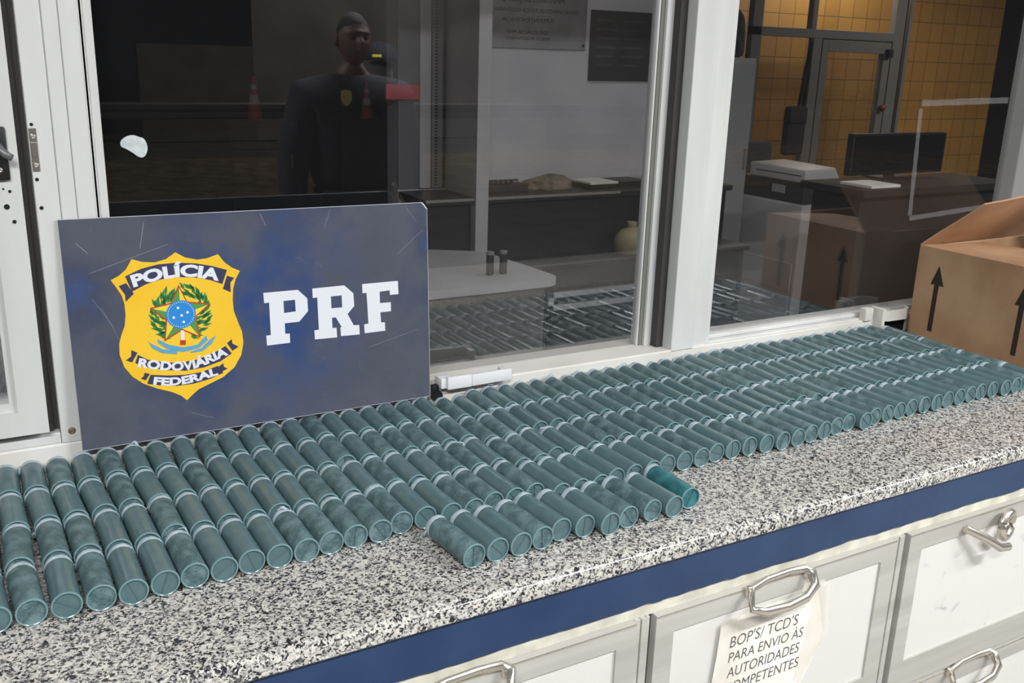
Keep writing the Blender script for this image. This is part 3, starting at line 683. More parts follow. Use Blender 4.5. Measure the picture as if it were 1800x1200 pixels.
# ------------------------------------------------------------------ the sign leaning on the window post
EMB = {
    'shield': [(0.3054,0.3198), (0.3202,0.3101), (0.3401,0.3048), (0.3561,0.3060), (0.3748,0.3116), (0.3843,0.2974), (0.3964,0.2869), (0.4101,0.2798), (0.4017,0.2661), (0.3964,0.2496), (0.3944,0.2304), (0.3950,0.2108), (0.4009,0.1906), (0.4069,0.1726), (0.4081,0.1525), (0.4031,0.1306), (0.3897,0.1098), (0.3696,0.0950), (0.3453,0.0859), (0.3260,0.0787), (0.3149,0.0703), (0.3051,0.0619), (0.2955,0.0720), (0.2802,0.0810), (0.2584,0.0898), (0.2371,0.1014), (0.2208,0.1158), (0.2094,0.1340), (0.2038,0.1561), (0.2048,0.1748), (0.2100,0.1905), (0.2159,0.2039), (0.2188,0.2222), (0.2187,0.2407), (0.2157,0.2548), (0.2085,0.2692), (0.2012,0.2816), (0.2144,0.2880), (0.2257,0.2973), (0.2360,0.3135), (0.2522,0.3077), (0.2714,0.3055), (0.2892,0.3094)],
    'ban1': [(0.2237,0.2861), (0.2491,0.2965), (0.2755,0.3017), (0.3052,0.3024), (0.3374,0.2987), (0.3643,0.2919), (0.3880,0.2835), (0.3787,0.2597), (0.3580,0.2687), (0.3312,0.2755), (0.3066,0.2778), (0.2800,0.2766), (0.2556,0.2707), (0.2321,0.2601)],
    't1l': [(0.2125,0.2711), (0.2242,0.2751), (0.2346,0.2564), (0.2207,0.2439), (0.2210,0.2554)],
    't1r': [(0.3874,0.2733), (0.3995,0.2687), (0.3924,0.2609), (0.3918,0.2440), (0.3789,0.2512)],
    'ban2': [(0.2322,0.1525), (0.2471,0.1422), (0.2731,0.1340), (0.3022,0.1301), (0.3299,0.1326), (0.3585,0.1413), (0.3768,0.1501), (0.3866,0.1353), (0.3668,0.1241), (0.3381,0.1167), (0.3056,0.1150), (0.2720,0.1208), (0.2460,0.1291), (0.2267,0.1389)],
    't2l': [(0.2226,0.1620), (0.2318,0.1561), (0.2218,0.1407), (0.2125,0.1455), (0.2212,0.1510)],
    't2r': [(0.3795,0.1548), (0.3883,0.1611), (0.3889,0.1529), (0.3993,0.1461), (0.3881,0.1400)],
    'ban3': [(0.2493,0.1154), (0.2779,0.1102), (0.3050,0.1077), (0.3328,0.1088), (0.3615,0.1161), (0.3701,0.1024), (0.3459,0.0945), (0.3175,0.0899), (0.2900,0.0901), (0.2654,0.0944), (0.2426,0.1006)],
    't3l': [(0.2398,0.1203), (0.2484,0.1172), (0.2409,0.1069), (0.2331,0.1112), (0.2386,0.1145)],
    't3r': [(0.3626,0.1147), (0.3712,0.1198), (0.3713,0.1135), (0.3777,0.1089), (0.3679,0.1052)],
    'base1': [(0.2349,0.2679), (0.2735,0.2767), (0.3068,0.2794), (0.3313,0.2774), (0.3729,0.2666)],
    'base2': [(0.2298,0.1325), (0.2611,0.1235), (0.2876,0.1182), (0.3149,0.1162), (0.3431,0.1223), (0.3806,0.1348)],
    'base3': [(0.2519,0.0981), (0.2766,0.0928), (0.3038,0.0918), (0.3319,0.0953), (0.3609,0.1007)],
    'star': [(0.3064,0.2602), (0.3172,0.2332), (0.3516,0.2262), (0.3290,0.2081), (0.3329,0.1738), (0.3066,0.1889), (0.2785,0.1742), (0.2833,0.2070), (0.2619,0.2282), (0.2921,0.2333)],
    'disc': [(0.3063,0.2141), (0.3306,0.2115), (0.3043,0.1885)],
    'stars5': [(0.3022,0.2257), (0.3171,0.2165), (0.3073,0.2123), (0.2940,0.2099), (0.3098,0.2006)],
    'wreath': [(0.3068,0.2152), (0.3563,0.2100), (0.3105,0.2646), (0.3032,0.1676), (0.2569,0.2205)],
    'sword': [(0.3037,0.1864), (0.3095,0.1857), (0.3088,0.1694), (0.3029,0.1701)],
    'hilt': [(0.3017,0.1695), (0.3107,0.1684), (0.3102,0.1607), (0.3012,0.1618)],
    'rib1': [(0.2497,0.1741), (0.2538,0.1700), (0.2727,0.1569), (0.2959,0.1528), (0.2943,0.1458), (0.2700,0.1512), (0.2553,0.1619)],
    'rib2': [(0.2653,0.1758), (0.2822,0.1642), (0.3053,0.1565), (0.3295,0.1584), (0.3455,0.1728), (0.3473,0.1648), (0.3313,0.1521), (0.3047,0.1486), (0.2794,0.1573), (0.2659,0.1693)],
    'rib3': [(0.3172,0.1477), (0.3359,0.1515), (0.3508,0.1644), (0.3617,0.1709), (0.3538,0.1579), (0.3379,0.1463), (0.3170,0.1453)],
    'P': [(0.4481,0.2374), (0.5105,0.2373), (0.5271,0.2201), (0.5274,0.1964), (0.5102,0.1790), (0.4835,0.1788), (0.4835,0.1595), (0.4917,0.1591), (0.4916,0.1420), (0.4493,0.1419), (0.4492,0.1601), (0.4572,0.1602), (0.4576,0.2191), (0.4487,0.2192)],
    'Ph': [(0.4833,0.2197), (0.5044,0.2197), (0.5047,0.1985), (0.4833,0.1976)],
    'Rr': [(0.5371,0.2371), (0.5978,0.2375), (0.6146,0.2214), (0.6156,0.1972), (0.6021,0.1833), (0.6133,0.1608), (0.6241,0.1602), (0.6244,0.1419), (0.5877,0.1431), (0.5874,0.1597), (0.5896,0.1604), (0.5791,0.1795), (0.5718,0.1794), (0.5719,0.1602), (0.5797,0.1597), (0.5802,0.1416), (0.5377,0.1426), (0.5376,0.1597), (0.5460,0.1598), (0.5457,0.2200), (0.5373,0.2196)],
    'Rh': [(0.5713,0.2193), (0.5920,0.2196), (0.5922,0.1969), (0.5716,0.1972)],
    'F': [(0.6324,0.2367), (0.7039,0.2367), (0.7046,0.2111), (0.6872,0.2113), (0.6867,0.2201), (0.6665,0.2192), (0.6666,0.1975), (0.6884,0.1971), (0.6883,0.1797), (0.6668,0.1798), (0.6677,0.1599), (0.6754,0.1598), (0.6757,0.1433), (0.6343,0.1431), (0.6339,0.1603), (0.6424,0.1605), (0.6406,0.2193), (0.6326,0.2197)],
}

yb_, zb_, yt_, zt_ = 1.632, 0.0385, 1.650, 0.405
upv = Vector((0, yt_-yb_, zt_-zb_)).normalized(); nv = Vector((1,0,0)).cross(upv)      # points at the viewer
SM = Matrix(((1, 0, nv.x, 0), (0, upv.y, nv.y, yb_), (0, upv.z, nv.z, zb_), (0,0,0,1)))   # sign (u, v, towards viewer)
sg = empty('sign_board', (0, 0, 0))
tag(sg, 'dark blue police sign board with yellow shield, leaning on the window post', 'sign')
navy = mat('worn_navy_sign', (52,58,84), 0.34, spec=0.5)
nb = navy.node_tree.nodes['Principled BSDF']
tcn = nd(navy, 'ShaderNodeTexCoord')
n1 = nd(navy, 'ShaderNodeTexNoise'); n1.inputs['Scale'].default_value = 5.5; n1.inputs['Detail'].default_value = 5; n1.inputs['Roughness'].default_value = 0.6
r1 = nd(navy, 'ShaderNodeValToRGB'); e = r1.color_ramp.elements
e[0].position = 0.30; e[0].color = (*S2L((76,80,92)), 1); e[1].position = 0.62; e[1].color = (*S2L((70,76,96)), 1)
q = e.new(0.70); q.color = (*S2L((62,80,124)), 1); q = e.new(0.47); q.color = (*S2L((86,89,102)), 1)
lk(navy, tcn.outputs['Object'], n1.inputs['Vector']); lk(navy, n1.outputs['Fac'], r1.inputs['Fac'])
n2 = nd(navy, 'ShaderNodeTexNoise'); n2.inputs['Scale'].default_value = 26; n2.inputs['Detail'].default_value = 9; n2.inputs['Roughness'].default_value = 0.75
r2 = nd(navy, 'ShaderNodeValToRGB'); r2.color_ramp.elements[0].position = 0.60; r2.color_ramp.elements[1].position = 0.78
r2.color_ramp.elements[0].color = (0,0,0,1); r2.color_ramp.elements[1].color = (0.35,0.35,0.35,1)
lk(navy, tcn.outputs['Object'], n2.inputs['Vector']); lk(navy, n2.outputs['Fac'], r2.inputs['Fac'])
mxn = nd(navy, 'ShaderNodeMixRGB'); mxn.inputs[2].default_value = (*S2L((140,146,168)), 1)
sx_ = nd(navy, 'ShaderNodeMapping'); sx_.inputs['Location'].default_value = (-0.44, 0, -0.235); sx_.inputs['Scale'].default_value = (1, 0, 1)
lk(navy, tcn.outputs['Object'], sx_.inputs[0])
ln_ = nd(navy, 'ShaderNodeVectorMath', operation='LENGTH'); lk(navy, sx_.outputs[0], ln_.inputs[0])
mr_ = nd(navy, 'ShaderNodeMapRange'); mr_.inputs[1].default_value = 0.24; mr_.inputs[2].default_value = 0.02; mr_.inputs[3].default_value = 0.0; mr_.inputs[4].default_value = 1.0
lk(navy, ln_.outputs['Value'], mr_.inputs[0])
n4 = nd(navy, 'ShaderNodeTexNoise'); n4.inputs['Scale'].default_value = 11; n4.inputs['Detail'].default_value = 6; lk(navy, tcn.outputs['Object'], n4.inputs['Vector'])
r4 = nd(navy, 'ShaderNodeMapRange'); r4.inputs[1].default_value = 0.36; r4.inputs[2].default_value = 0.62; lk(navy, n4.outputs['Fac'], r4.inputs[0])
mm_ = nd(navy, 'ShaderNodeMath', operation='MULTIPLY'); lk(navy, mr_.outputs[0], mm_.inputs[0]); lk(navy, r4.outputs[0], mm_.inputs[1])
mxb = nd(navy, 'ShaderNodeMixRGB'); mxb.inputs[2].default_value = (*S2L((44,72,126)), 1)      # bluer patch, strongest near the letters, broken up by noise
lk(navy, mm_.outputs[0], mxb.inputs[0]); lk(navy, r1.outputs[0], mxb.inputs[1])
lk(navy, r2.outputs[0], mxn.inputs[0]); lk(navy, mxb.outputs[0], mxn.inputs[1]); lk(navy, mxn.outputs[0], nb.inputs['Base Color'])
yellow = noise_mix(mat('sign_yellow', rough=0.4, rgb=(240,192,52)), (248,196,44), (254,206,60), scale=8)
white_v = mat('sign_white', (232,234,240), 0.4); navy_v = mat('banner_navy', (60,62,92), 0.4)
green_v = mat('wreath_green', (52,132,72), 0.5); red_v = mat('star_red', (186,62,44), 0.5); blue_v = mat('disc_blue', (48,140,214), 0.4)
lblue = mat('ribbon_blue', (96,168,206), 0.45); star_g = mat('star_green', (84,150,76), 0.5); star_y = mat('star_yellow', (246,214,60), 0.45)
pale_edge = mat('scratched_edge', (196,200,208), 0.5)
SW0, SW1, SH = 0.1328, 0.7672, 0.3832
pan = [(SW0, 0), (SW1, 0), (SW1-0.0005, SH-0.0145), (SW1-0.0035, SH-0.0115), (SW1-0.0095, SH-0.0035), (SW1-0.0125, SH-0.0022), (SW0, SH)]
pm = B(); curve_fill([pan], 0.0036, SM @ Matrix.Translation((0, 0, -0.0036)), pm)
panel = obj('panel', pm, navy, sg)
eb = B()
def strip(bm, a, b_, w, z0, z1):
    a = Vector(a); b_ = Vector(b_); t = (b_-a).normalized(); nn = Vector((-t.y, t.x))*w/2
    curve_fill([[tuple(a-nn), tuple(b_-nn), tuple(b_+nn), tuple(a+nn)]], z1-z0, SM @ Matrix.Translation((0,0,z0)), bm)
strip(eb, pan[2], pan[3], 0.0022, -0.0037, 0.0003); strip(eb, pan[3], pan[4], 0.0026, -0.0037, 0.0003); strip(eb, pan[4], pan[5], 0.0022, -0.0037, 0.0003)
strip(eb, (SW0, SH), (SW1-0.0125, SH-0.0022), 0.0007, -0.0036, 0.0001); strip(eb, (SW1, 0.0), (SW1-0.0005, SH-0.0145), 0.0007, -0.0036, 0.0001); strip(eb, (SW0, 0), (SW1, 0), 0.0007, -0.0036, 0.0001)
obj('chipped_edge', eb, pale_edge, panel)
sc_ = B(); random.seed(5)
def px_(u, v): return (SW0+u*(SW1-SW0), v*SH)
for a, b_, w in (((0.035,0.90),(0.06,0.855),0.0012), ((0.06,0.77),(0.255,0.872),0.0008), ((0.20,0.97),(0.185,0.86),0.0012), ((0.06,0.66),(0.105,0.53),0.0007), ((0.50,0.985),(0.515,0.925),0.0010),
                 ((0.70,0.985),(0.68,0.90),0.0006), ((0.90,0.75),(0.985,0.86),0.0006), ((0.80,0.30),(0.96,0.36),0.0006), ((0.28,0.10),(0.34,0.06),0.0006), ((0.93,0.98),(0.965,0.90),0.0006), ((0.08,0.62),(0.12,0.45),0.0005)):
    strip(sc_, px_(*a), px_(*b_), w*0.6, 0.0, 0.0002)
obj('scratches', sc_, mat('scratch_grey', (150,154,166), 0.6), panel)
def lay(name, splines, z, m, parent, d=0.0003):
    bm = B()
    for sp in splines: curve_fill(sp, d, SM @ Matrix.Translation((0,0,z)), bm)
    return obj(name, bm, m, parent)
def smooth_poly(pts, it=1, keep=()):
    for _ in range(it):
        out = []
        for i in range(len(pts)):
            a, b_ = pts[i], pts[(i+1) % len(pts)]
            out += [(a[0]*.75+b_[0]*.25, a[1]*.75+b_[1]*.25), (a[0]*.25+b_[0]*.75, a[1]*.25+b_[1]*.75)]
        pts = out
    return pts
shield = lay('emblem', [[EMB['shield']]], 0.0002, yellow, sg)
for k_ in ('ban1','t1l','t1r','ban2','t2l','t2r','ban3','t3l','t3r'): lay('banner' if k_[0] == 'b' else 'banner_tail', [[EMB[k_]]], 0.0005, navy_v, shield)
for w_, b_, h_ in (('POLÍCIA', 'base1', 0.0195), ('RODOVIÁRIA', 'base2', 0.0150), ('FEDERAL', 'base3', 0.0135)):
    tb_ = B(); text_arc(tb_, w_, EMB[b_], h_, SM @ Matrix.Translation((0,0,0.0008)), 0.0003, 0.048)
    obj('lettering', tb_, white_v, shield)
# coat of arms: wreath of leaves, two-tone star with a red rim, blue disc
wc = Vector(EMB['wreath'][0]); rx = Vector(EMB['wreath'][1]).x - wc.x; ry = Vector(EMB['wreath'][2]).y - wc.y
random.seed(2); leaves = []
for k in range(140):
    t = 2*math.pi*k/140 + random.uniform(-.04,.04)
    if math.sin(t) < -0.93: continue
    rr = random.choice((0.62, 0.72, 0.80, 0.90, 0.97))
    c = wc + Vector((rx*rr*math.cos(t), ry*rr*math.sin(t))); d = t + (0.9 if math.cos(t) > 0 else -0.9) + random.uniform(-.4,.4)
    L_, W_ = 0.0078, 0.0030
    u_ = Vector((math.cos(d), math.sin(d))); n_ = Vector((-u_.y, u_.x))
    leaves.append([[tuple(c-u_*L_), tuple(c+n_*W_-u_*L_*.2), tuple(c+u_*L_), tuple(c-n_*W_-u_*L_*.2)]])
lay('wreath', leaves, 0.0005, green_v, shield)
star = EMB['star']; scn = Vector((sum(p[0] for p in star)/10, sum(p[1] for p in star)/10))
lay('star_rim', [[[tuple(scn+(Vector(p)-scn)*1.10) for p in star]]], 0.0008, red_v, shield)
tri = [[], []]
for k in range(10):
    a, b_ = star[k], star[(k+1) % 10]; tri[k % 2].append([[tuple(scn), a, b_]])
lay('star_points', tri[0], 0.0011, star_y, shield); lay('star_points', tri[1], 0.0011, star_g, shield)
dc = Vector(EMB['disc'][0]); dr_ = Vector(EMB['disc'][1]).x - dc.x
circ = lambda c, r, n=24: [(c[0]+r*math.cos(2*math.pi*k/n), c[1]+r*math.sin(2*math.pi*k/n)) for k in range(n)]
lay('disc', [[circ(dc, dr_, 36)]], 0.0014, blue_v, shield)
dots = [[circ(dc + Vector((math.cos(t), math.sin(t)))*dr_*0.88, dr_*0.035, 8)] for t in [2*math.pi*k/34 for k in range(34)]]
dots += [[circ(p, dr_*0.095, 10)] for p in EMB['stars5']]
lay('disc_stars', dots, 0.0017, white_v, shield)
lay('sword', [[EMB['sword']]], 0.0011, white_v, shield); lay('hilt', [[EMB['hilt']]], 0.0014, red_v, shield)
lay('ribbon', [[EMB['rib1']], [EMB['rib2']], [EMB['rib3']]], 0.0011, lblue, shield)
# block letters
for a, h_ in (('P','Ph'), ('Rr','Rh'), ('F', None)):
    obj('letter', curve_fill([EMB[a]] + ([EMB[h_]] if h_ else []), 0.0004, SM @ Matrix.Translation((0,0,0.0002)), B()), white_v, sg)

# ------------------------------------------------------------------ cardboard box at the right end
bx = empty('cardboard_box', (2.155, 1.24, 0.0))
tag(bx, 'open brown cardboard box with black arrows beside the cartridge rows', 'box')
W_, D_, H_ = 0.56, 0.372, 0.246; tk = 0.004
bm = B()
box(bm, 0, tk, 0, D_, 0.0005, H_, 0.001); box(bm, W_-tk, W_, 0, D_, 0.0005, H_, 0.001)
box(bm, tk, W_-tk, 0, tk, 0.0005, H_, 0.001); box(bm, tk, W_-tk, D_-tk, D_, 0.0005, H_, 0.001); box(bm, tk, W_-tk, tk, D_-tk, 0.0005, 0.006)
obj('body', bm, M['card'], bx)
def flap(name, A, Bp, C, Dp, th=0.004, wav=0.0):
    """a panel through four corners with thickness and a slight wave"""
    bm = B(); n = 8; A, Bp, C, Dp = map(Vector, (A, Bp, C, Dp))
    nn = (Bp-A).cross(Dp-A).normalized(); g0 = []; g1 = []
    for i in range(n+1):
        r0, r1_ = [], []
        for j in range(n+1):
            s, t = i/n, j/n
            p = (A*(1-s)+Bp*s)*(1-t) + (Dp*(1-s)+C*s)*t + nn*wav*math.sin(s*5+t*2)*t
            r0.append(bm.verts.new(p+nn*th/2)); r1_.append(bm.verts.new(p-nn*th/2))
        g0.append(r0); g1.append(r1_)
    for i in range(n):
        for j in range(n):
            bm.faces.new((g0[i][j], g0[i+1][j], g0[i+1][j+1], g0[i][j+1])); bm.faces.new((g1[i][j], g1[i+1][j], g1[i+1][j+1], g1[i][j+1]))
    for i in range(n):
        for a in (0, n):
            bm.faces.new((g0[i][a], g0[i+1][a], g1[i+1][a], g1[i][a])); bm.faces.new((g0[a][i], g0[a][i+1], g1[a][i+1], g1[a][i]))
    return obj(name, bm, M['card'], bx, angle=40)
flap('flap', (0.000, 0.002, H_+0.001), (0.000, D_-0.002, H_+0.001), (0.262, D_-0.012, H_-0.006), (0.262, 0.02, H_-0.010), wav=0.002)
flap('flap', (0.0, D_-0.001, H_+0.003), (W_, D_-0.001, H_+0.003), (W_+0.03, D_-0.140, H_+0.140), (0.030, D_-0.134, H_+0.134), wav=0.010)
flap('flap', (W_-0.001, D_-0.002, H_+0.002), (W_-0.001, 0.002, H_+0.002), (W_-0.16, 0.03, H_+0.075), (W_-0.175, D_-0.09, H_+0.060), wav=0.006)
flap('flap', (0.0, 0.0, H_), (W_, 0.0, H_), (W_-0.01, -0.012, H_-0.175), (0.01, -0.010, H_-0.175), wav=0.002)
def arrow(yc, tilt=0.0):
    P_ = [(0.018, 0.156), (0.0, 0.206), (-0.020, 0.155), (-0.0065, 0.156), (-0.0055, 0.034), (0.0075, 0.034), (0.0065, 0.156)]
    bm = B()
    me = curve_fill([P_], 0.0008, Matrix(((0,0,-1,-0.0002),(1,0,0,yc-1.24),(0,1,0,0),(0,0,0,1))))
    bm.from_mesh(me); bpy.data.meshes.remove(me)
    obj('printed_arrow', bm, M['arrow'], bx)
arrow(1.546); arrow(1.312)

# ------------------------------------------------------------------ marks stuck on the panes
ta = empty('tape_outline', (2.19, YG_R, 0.305))
tag(ta, 'clear tape strips left in a rectangle on the right window pane', 'tape')
for pts, w in ((((0.004, 0.296), (0.36, 0.305)), 0.016), (((0.002, 0.282), (0.020, 0.004)), 0.015), (((0.020, -0.004), (0.33, 0.012)), 0.013)):
    a, b_ = Vector(pts[0]), Vector(pts[1]); t = (b_-a).normalized(); n_ = Vector((-t.y, t.x))*w/2
    bm = B()
    poly = []
    for q in range(13):
        p = a+(b_-a)*q/12; j = 0.0012*mnoise.noise(Vector((q*3.3, w*100, 0)))
        poly.append(tuple(p+n_*(1+j*200)))
    for q in range(12, -1, -1):
        p = a+(b_-a)*q/12; j = 0.0012*mnoise.noise(Vector((q*2.1, w*50, 4)))
        poly.append(tuple(p-n_*(1+j*200)))
    me = curve_fill([poly], 0.0006, Matrix(((1,0,0,0),(0,0,-1,-0.0005),(0,1,0,0),(0,0,0,1))))
    bm.from_mesh(me); bpy.data.meshes.remove(me)
    obj('tape_strip', bm, M['tape'], ta)
stk = [(0.245,0.533),(0.254,0.541),(0.266,0.544),(0.276,0.540),(0.283,0.538),(0.288,0.527),(0.287,0.515),(0.281,0.506),(0.272,0.507),(0.263,0.515),(0.252,0.522),(0.246,0.524)]
bm = B(); me = curve_fill([smooth_poly(stk)], 0.0008, Matrix(((1,0,0,0),(0,0,-1,YG_L-0.0006),(0,1,0,0),(0,0,0,1))))
bm.from_mesh(me); bpy.data.meshes.remove(me)
tag(obj('torn_sticker', bm, noise_mix(mat('sticker_paper', rough=0.8, rgb=(206,212,212)), (188,196,198), (222,226,226), scale=60)),
    'small torn white sticker left on the middle window pane', 'sticker')
# ------------------------------------------------------------------ the office seen through the panes
grey_lam = noise_mix(mat('pale_laminate', rough=0.45, rgb=(196,196,198)), (188,188,190), (200,200,203), scale=4)
desk_side = mat('desk_panel', (112,112,106), 0.6)
dk = empty('office_desk', (1.4, 3.5, FZ)); tag(dk, 'pale grey office desk inside, behind the sign board', 'desk')
bm = B()
top = [(-0.55, -0.375), (0.58, -0.375), (0.63, -0.35), (0.645, -0.31), (0.585, 0.39), (-0.55, 0.39)]
curve_fill([smooth_poly(top, 1)], 0.032, Matrix.Translation((0, 0, -0.15-FZ-0.032)), bm)
obj('tabletop', bm, grey_lam, dk)
obj('modesty_panel', box(B(), -0.5, 0.58, -0.345, -0.325, 0.38, -0.15-FZ-0.032), desk_side, dk)
for sx in (-0.5, 0.55): obj('side_panel', box(B(), sx, sx+0.025, -0.325, 0.35, 0.0, -0.15-FZ-0.032), desk_side, dk)
for x_, y_, w_ in ((1.824, 3.285, 'left'), (1.884, 3.285, 'right')):
    c = empty('canister', (x_-0.022, y_, -0.150)); tag(c, 'dark canister with a grey lid on the office desk, %s of two' % w_, 'canister', 'dark canisters on the office desk')
    bm = B(); lathe(bm, [(0, 0), (0.0145, 0), (0.0155, 0.003), (0.0155, 0.078), (0.0145, 0.081), (0, 0.081)], 18, 'Z', Matrix.Scale(-1, 4, (0,0,1)) if False else None)
    for v in bm.verts: v.co.z = abs(v.co.z)
    obj('body', bm, M['black'], c, angle=40)
    bm = B(); lathe(bm, [(0, 0.081), (0.015, 0.081), (0.0158, 0.083), (0.0158, 0.091), (0.0145, 0.0935), (0, 0.0935)], 18, 'Z')
    for v in bm.verts: v.co.z = abs(v.co.z)
    obj('lid', bm, mat('grey_lid', (150,150,152), 0.5), c, angle=40)

# dark counter along the back wall, its clutter and plaques
dark_top = noise_mix(mat('dark_counter', rough=0.4, rgb=(46,46,50)), (40,40,44), (54,54,58), scale=12)
kc = empty('wall_counter', (2.86, 4.02, FZ)); tag(kc, 'long dark counter along the office back wall under the plaques', 'counter')
obj('worktop', box(B(), -1.06, 0.74, -0.13, 0.175, 0.95, 0.98, 0.004), dark_top, kc)
obj('front_panel', box(B(), -1.04, 0.72, -0.10, 0.17, 0.0, 0.95), mat('counter_front', (30,30,34), 0.6), kc)
obj('edge_strip', box(B(), -1.06, 0.0, -0.134, -0.129, 0.966, 0.979, 0.001), mat('pale_edge_strip', (150,148,144), 0.5), kc)
sh = empty('low_bench', (2.86, 3.80, FZ)); tag(sh, 'low dark bench with a pale edge before the wall counter', 'bench')
obj('seat', box(B(), -0.66, 0.72, -0.10, 0.10, 0.665, 0.69, 0.003), dark_top, sh)
obj('edge_strip', box(B(), -0.66, 0.72, -0.104, -0.099, 0.678, 0.689), mat('bench_edge', (96,95,94), 0.6), sh)
for sx in (-0.62, 0.66): obj('leg', box(B(), sx, sx+0.03, -0.09, 0.09, 0, 0.665), dark_top, sh)
def blob(name, loc, sx, sy, sz, m, label, cat, seed=0, wr=0.18, flat=0.25):
    bm = B(); bmesh.ops.create_icosphere(bm, subdivisions=4, radius=1.0)
    for v in bm.verts:
        d = v.co.copy(); nn = mnoise.noise(d*1.7 + Vector((seed, 0, 0))) + 0.5*mnoise.noise(d*4.5 + Vector((0, seed, 0)))
        p = d*(1+wr*nn); p.z = max(p.z, -flat)
        v.co = Vector((p.x*sx, p.y*sy, (p.z+flat)*sz))
    o = obj(name, bm, m, None, smooth=True); o.location = loc; tag(o, label, cat); return o
# clutter
CT = 0.06
bb = empty('cable_box', (2.24, 4.06, CT)); tag(bb, 'dark open box of cables at the left end of the wall counter', 'box')
bm = B(); box(bm, -0.13, 0.16, -0.05, 0.05, 0, 0.035, 0.003); obj('body', bm, mat('dark_box', (60,58,64), 0.7), bb)
bm = B(); random.seed(4)
for q in range(9):
    x_ = -0.11+0.027*q; tube(bm, [(x_, -0.04, 0.038), (x_+0.015, -0.01, 0.052), (x_-0.01, 0.02, 0.046), (x_+0.02, 0.04, 0.038)], 0.005, 6)
obj('cables', bm, mat('cable_grey', (96,92,98), 0.6), bb, smooth=True)
blob('canvas_bag', (2.54, 4.06, CT), 0.145, 0.06, 0.055, noise_mix(mat('khaki_canvas', rough=0.9, rgb=(132,122,104)), (104,95,80), (146,136,118), scale=20), 'crumpled khaki canvas bag lying on the dark wall counter', 'bag', 3, 0.25)
def folder(name, x, y, w, d, hgt, m1, m2, label, cat):
    r = empty(name, (x, y, CT), 0.06); tag(r, label, cat)
    bm = B(); box(bm, -w/2, w/2, -d/2, d/2, 0, hgt*0.7, 0.002); obj('body', bm, m1, r)
    bm = B(); box(bm, -w/2-0.003, w/2+0.003, -d/2-0.003, d/2, hgt*0.7, hgt, 0.001); obj('cover', bm, m2, r)
    return r
folder('binder', 2.81, 4.05, 0.17, 0.17, 0.034, M['black'], M['paper'], 'black binder under a white sheet on the wall counter', 'binder')
folder('binder', 3.01, 4.07, 0.17, 0.16, 0.030, M['black'], M['black'], 'flat black binder right of the white sheet on the counter', 'binder')
blob('plastic_bag', (3.185, 4.06, CT), 0.075, 0.05, 0.055, mat('thin_white_plastic', (196,190,190), 0.5), 'crumpled white plastic bag right of the binders on the wall counter', 'bag', 9, 0.35)
jg = empty('plastic_jug', (2.87, 3.79, -0.23)); tag(jg, 'yellowish plastic jug standing on the low dark bench', 'jug')
bm = B(); lathe(bm, [(0, 0), (0.075, 0), (0.083, 0.01), (0.085, 0.05), (0.08, 0.075), (0.055, 0.105), (0.03, 0.118), (0.022, 0.122), (0.022, 0.135), (0, 0.135)], 24, 'Z')
for v in bm.verts: v.co.z = abs(v.co.z)
obj('body', bm, mat('yellowed_plastic', (176,168,128), 0.5), jg, angle=40)
bm = B(); tube(bm, [(0.03, 0, 0.118), (0.065, 0, 0.125), (0.085, 0, 0.09), (0.082, 0, 0.05)], 0.008, 8); obj('handle', bm, mat('jug_handle', (168,160,122), 0.5), jg, smooth=True)
bm = B(); lathe(bm, [(0, 0.134), (0.024, 0.134), (0.025, 0.137), (0.025, 0.15), (0, 0.151)], 18, 'Z')
for v in bm.verts: v.co.z = abs(v.co.z)
obj('lid', bm, mat('jug_lid', (188,180,150), 0.5), jg, angle=40)
# low white shelf frame beside the desk
ws = empty('low_shelf', (2.94, 3.865, FZ)); tag(ws, 'low white framed shelf on the floor under the bench', 'shelf')
bm = B(); box(bm, -0.50, 0.50, -0.02, 0.0, 0.478, 0.506, 0.002); obj('top_rail', bm, M['white_plastic'], ws)
bm = B(); box(bm, -0.50, 0.50, -0.02, 0.0, 0.415, 0.442, 0.002); obj('bottom_rail', bm, M['white_plastic'], ws)
for sx in (-0.5, 0.45):
    bm = B(); box(bm, sx, sx+0.03, -0.02, 0.0, 0.415, 0.506, 0.002); obj('end_rail', bm, M['white_plastic'], ws)
    bm = B(); box(bm, sx, sx+0.03, -0.015, 0.0, 0.0, 0.415, 0.002); obj('leg', bm, M['black'], ws)
# plaques (their writing reads mirrored in the photo)
XZ = Matrix(((1,0,0,0),(0,0,-1,0),(0,1,0,0),(0,0,0,1)))
pl = empty('metal_plaque', (2.478, 4.199, 0.70)); tag(pl, 'brushed metal plaque with dark mirrored lettering on the office wall', 'plaque')
bm = B(); box(bm, -0.336, 0.336, -0.008, 0, 0.02, 0.46, 0.001); obj('plate', bm, noise_mix(mat('plaque_metal', rough=0.35, rgb=(132,132,136), metal=0.4), (136,136,140), (160,160,164), scale=6), pl)
tb_ = B()
for s_, x_, z_, w_, h_ in (('MINISTÉRIO DA JUSTIÇA', -0.170, 0.232, 0.37, 0.024), ('DEPARTAMENTO DE POLÍCIA RODOVIÁRIA FEDERAL', -0.290, 0.186, 0.57, 0.018), ('SUPERINTENDÊNCIA', -0.145, 0.143, 0.29, 0.018), ('DELEGACIA PRF 0/0', -0.115, 0.087, 0.22, 0.017), ('POSTO', -0.125, 0.060, 0.25, 0.015)):
    if s_ == 'POSTO': s_ = 'POSTO RODOVIÁRIO'
    if s_.startswith('DELEG'): s_ = 'DELEGACIA PRF'
    text_box(tb_, s_, w_, h_, Matrix.Translation((0, -0.0085, 0)) @ XZ @ Matrix.Translation((x_, z_, 0)), 0.0006, 0.0, 0.0, True)
obj('lettering', tb_, mat('plaque_ink', (40,40,44), 0.6), pl)
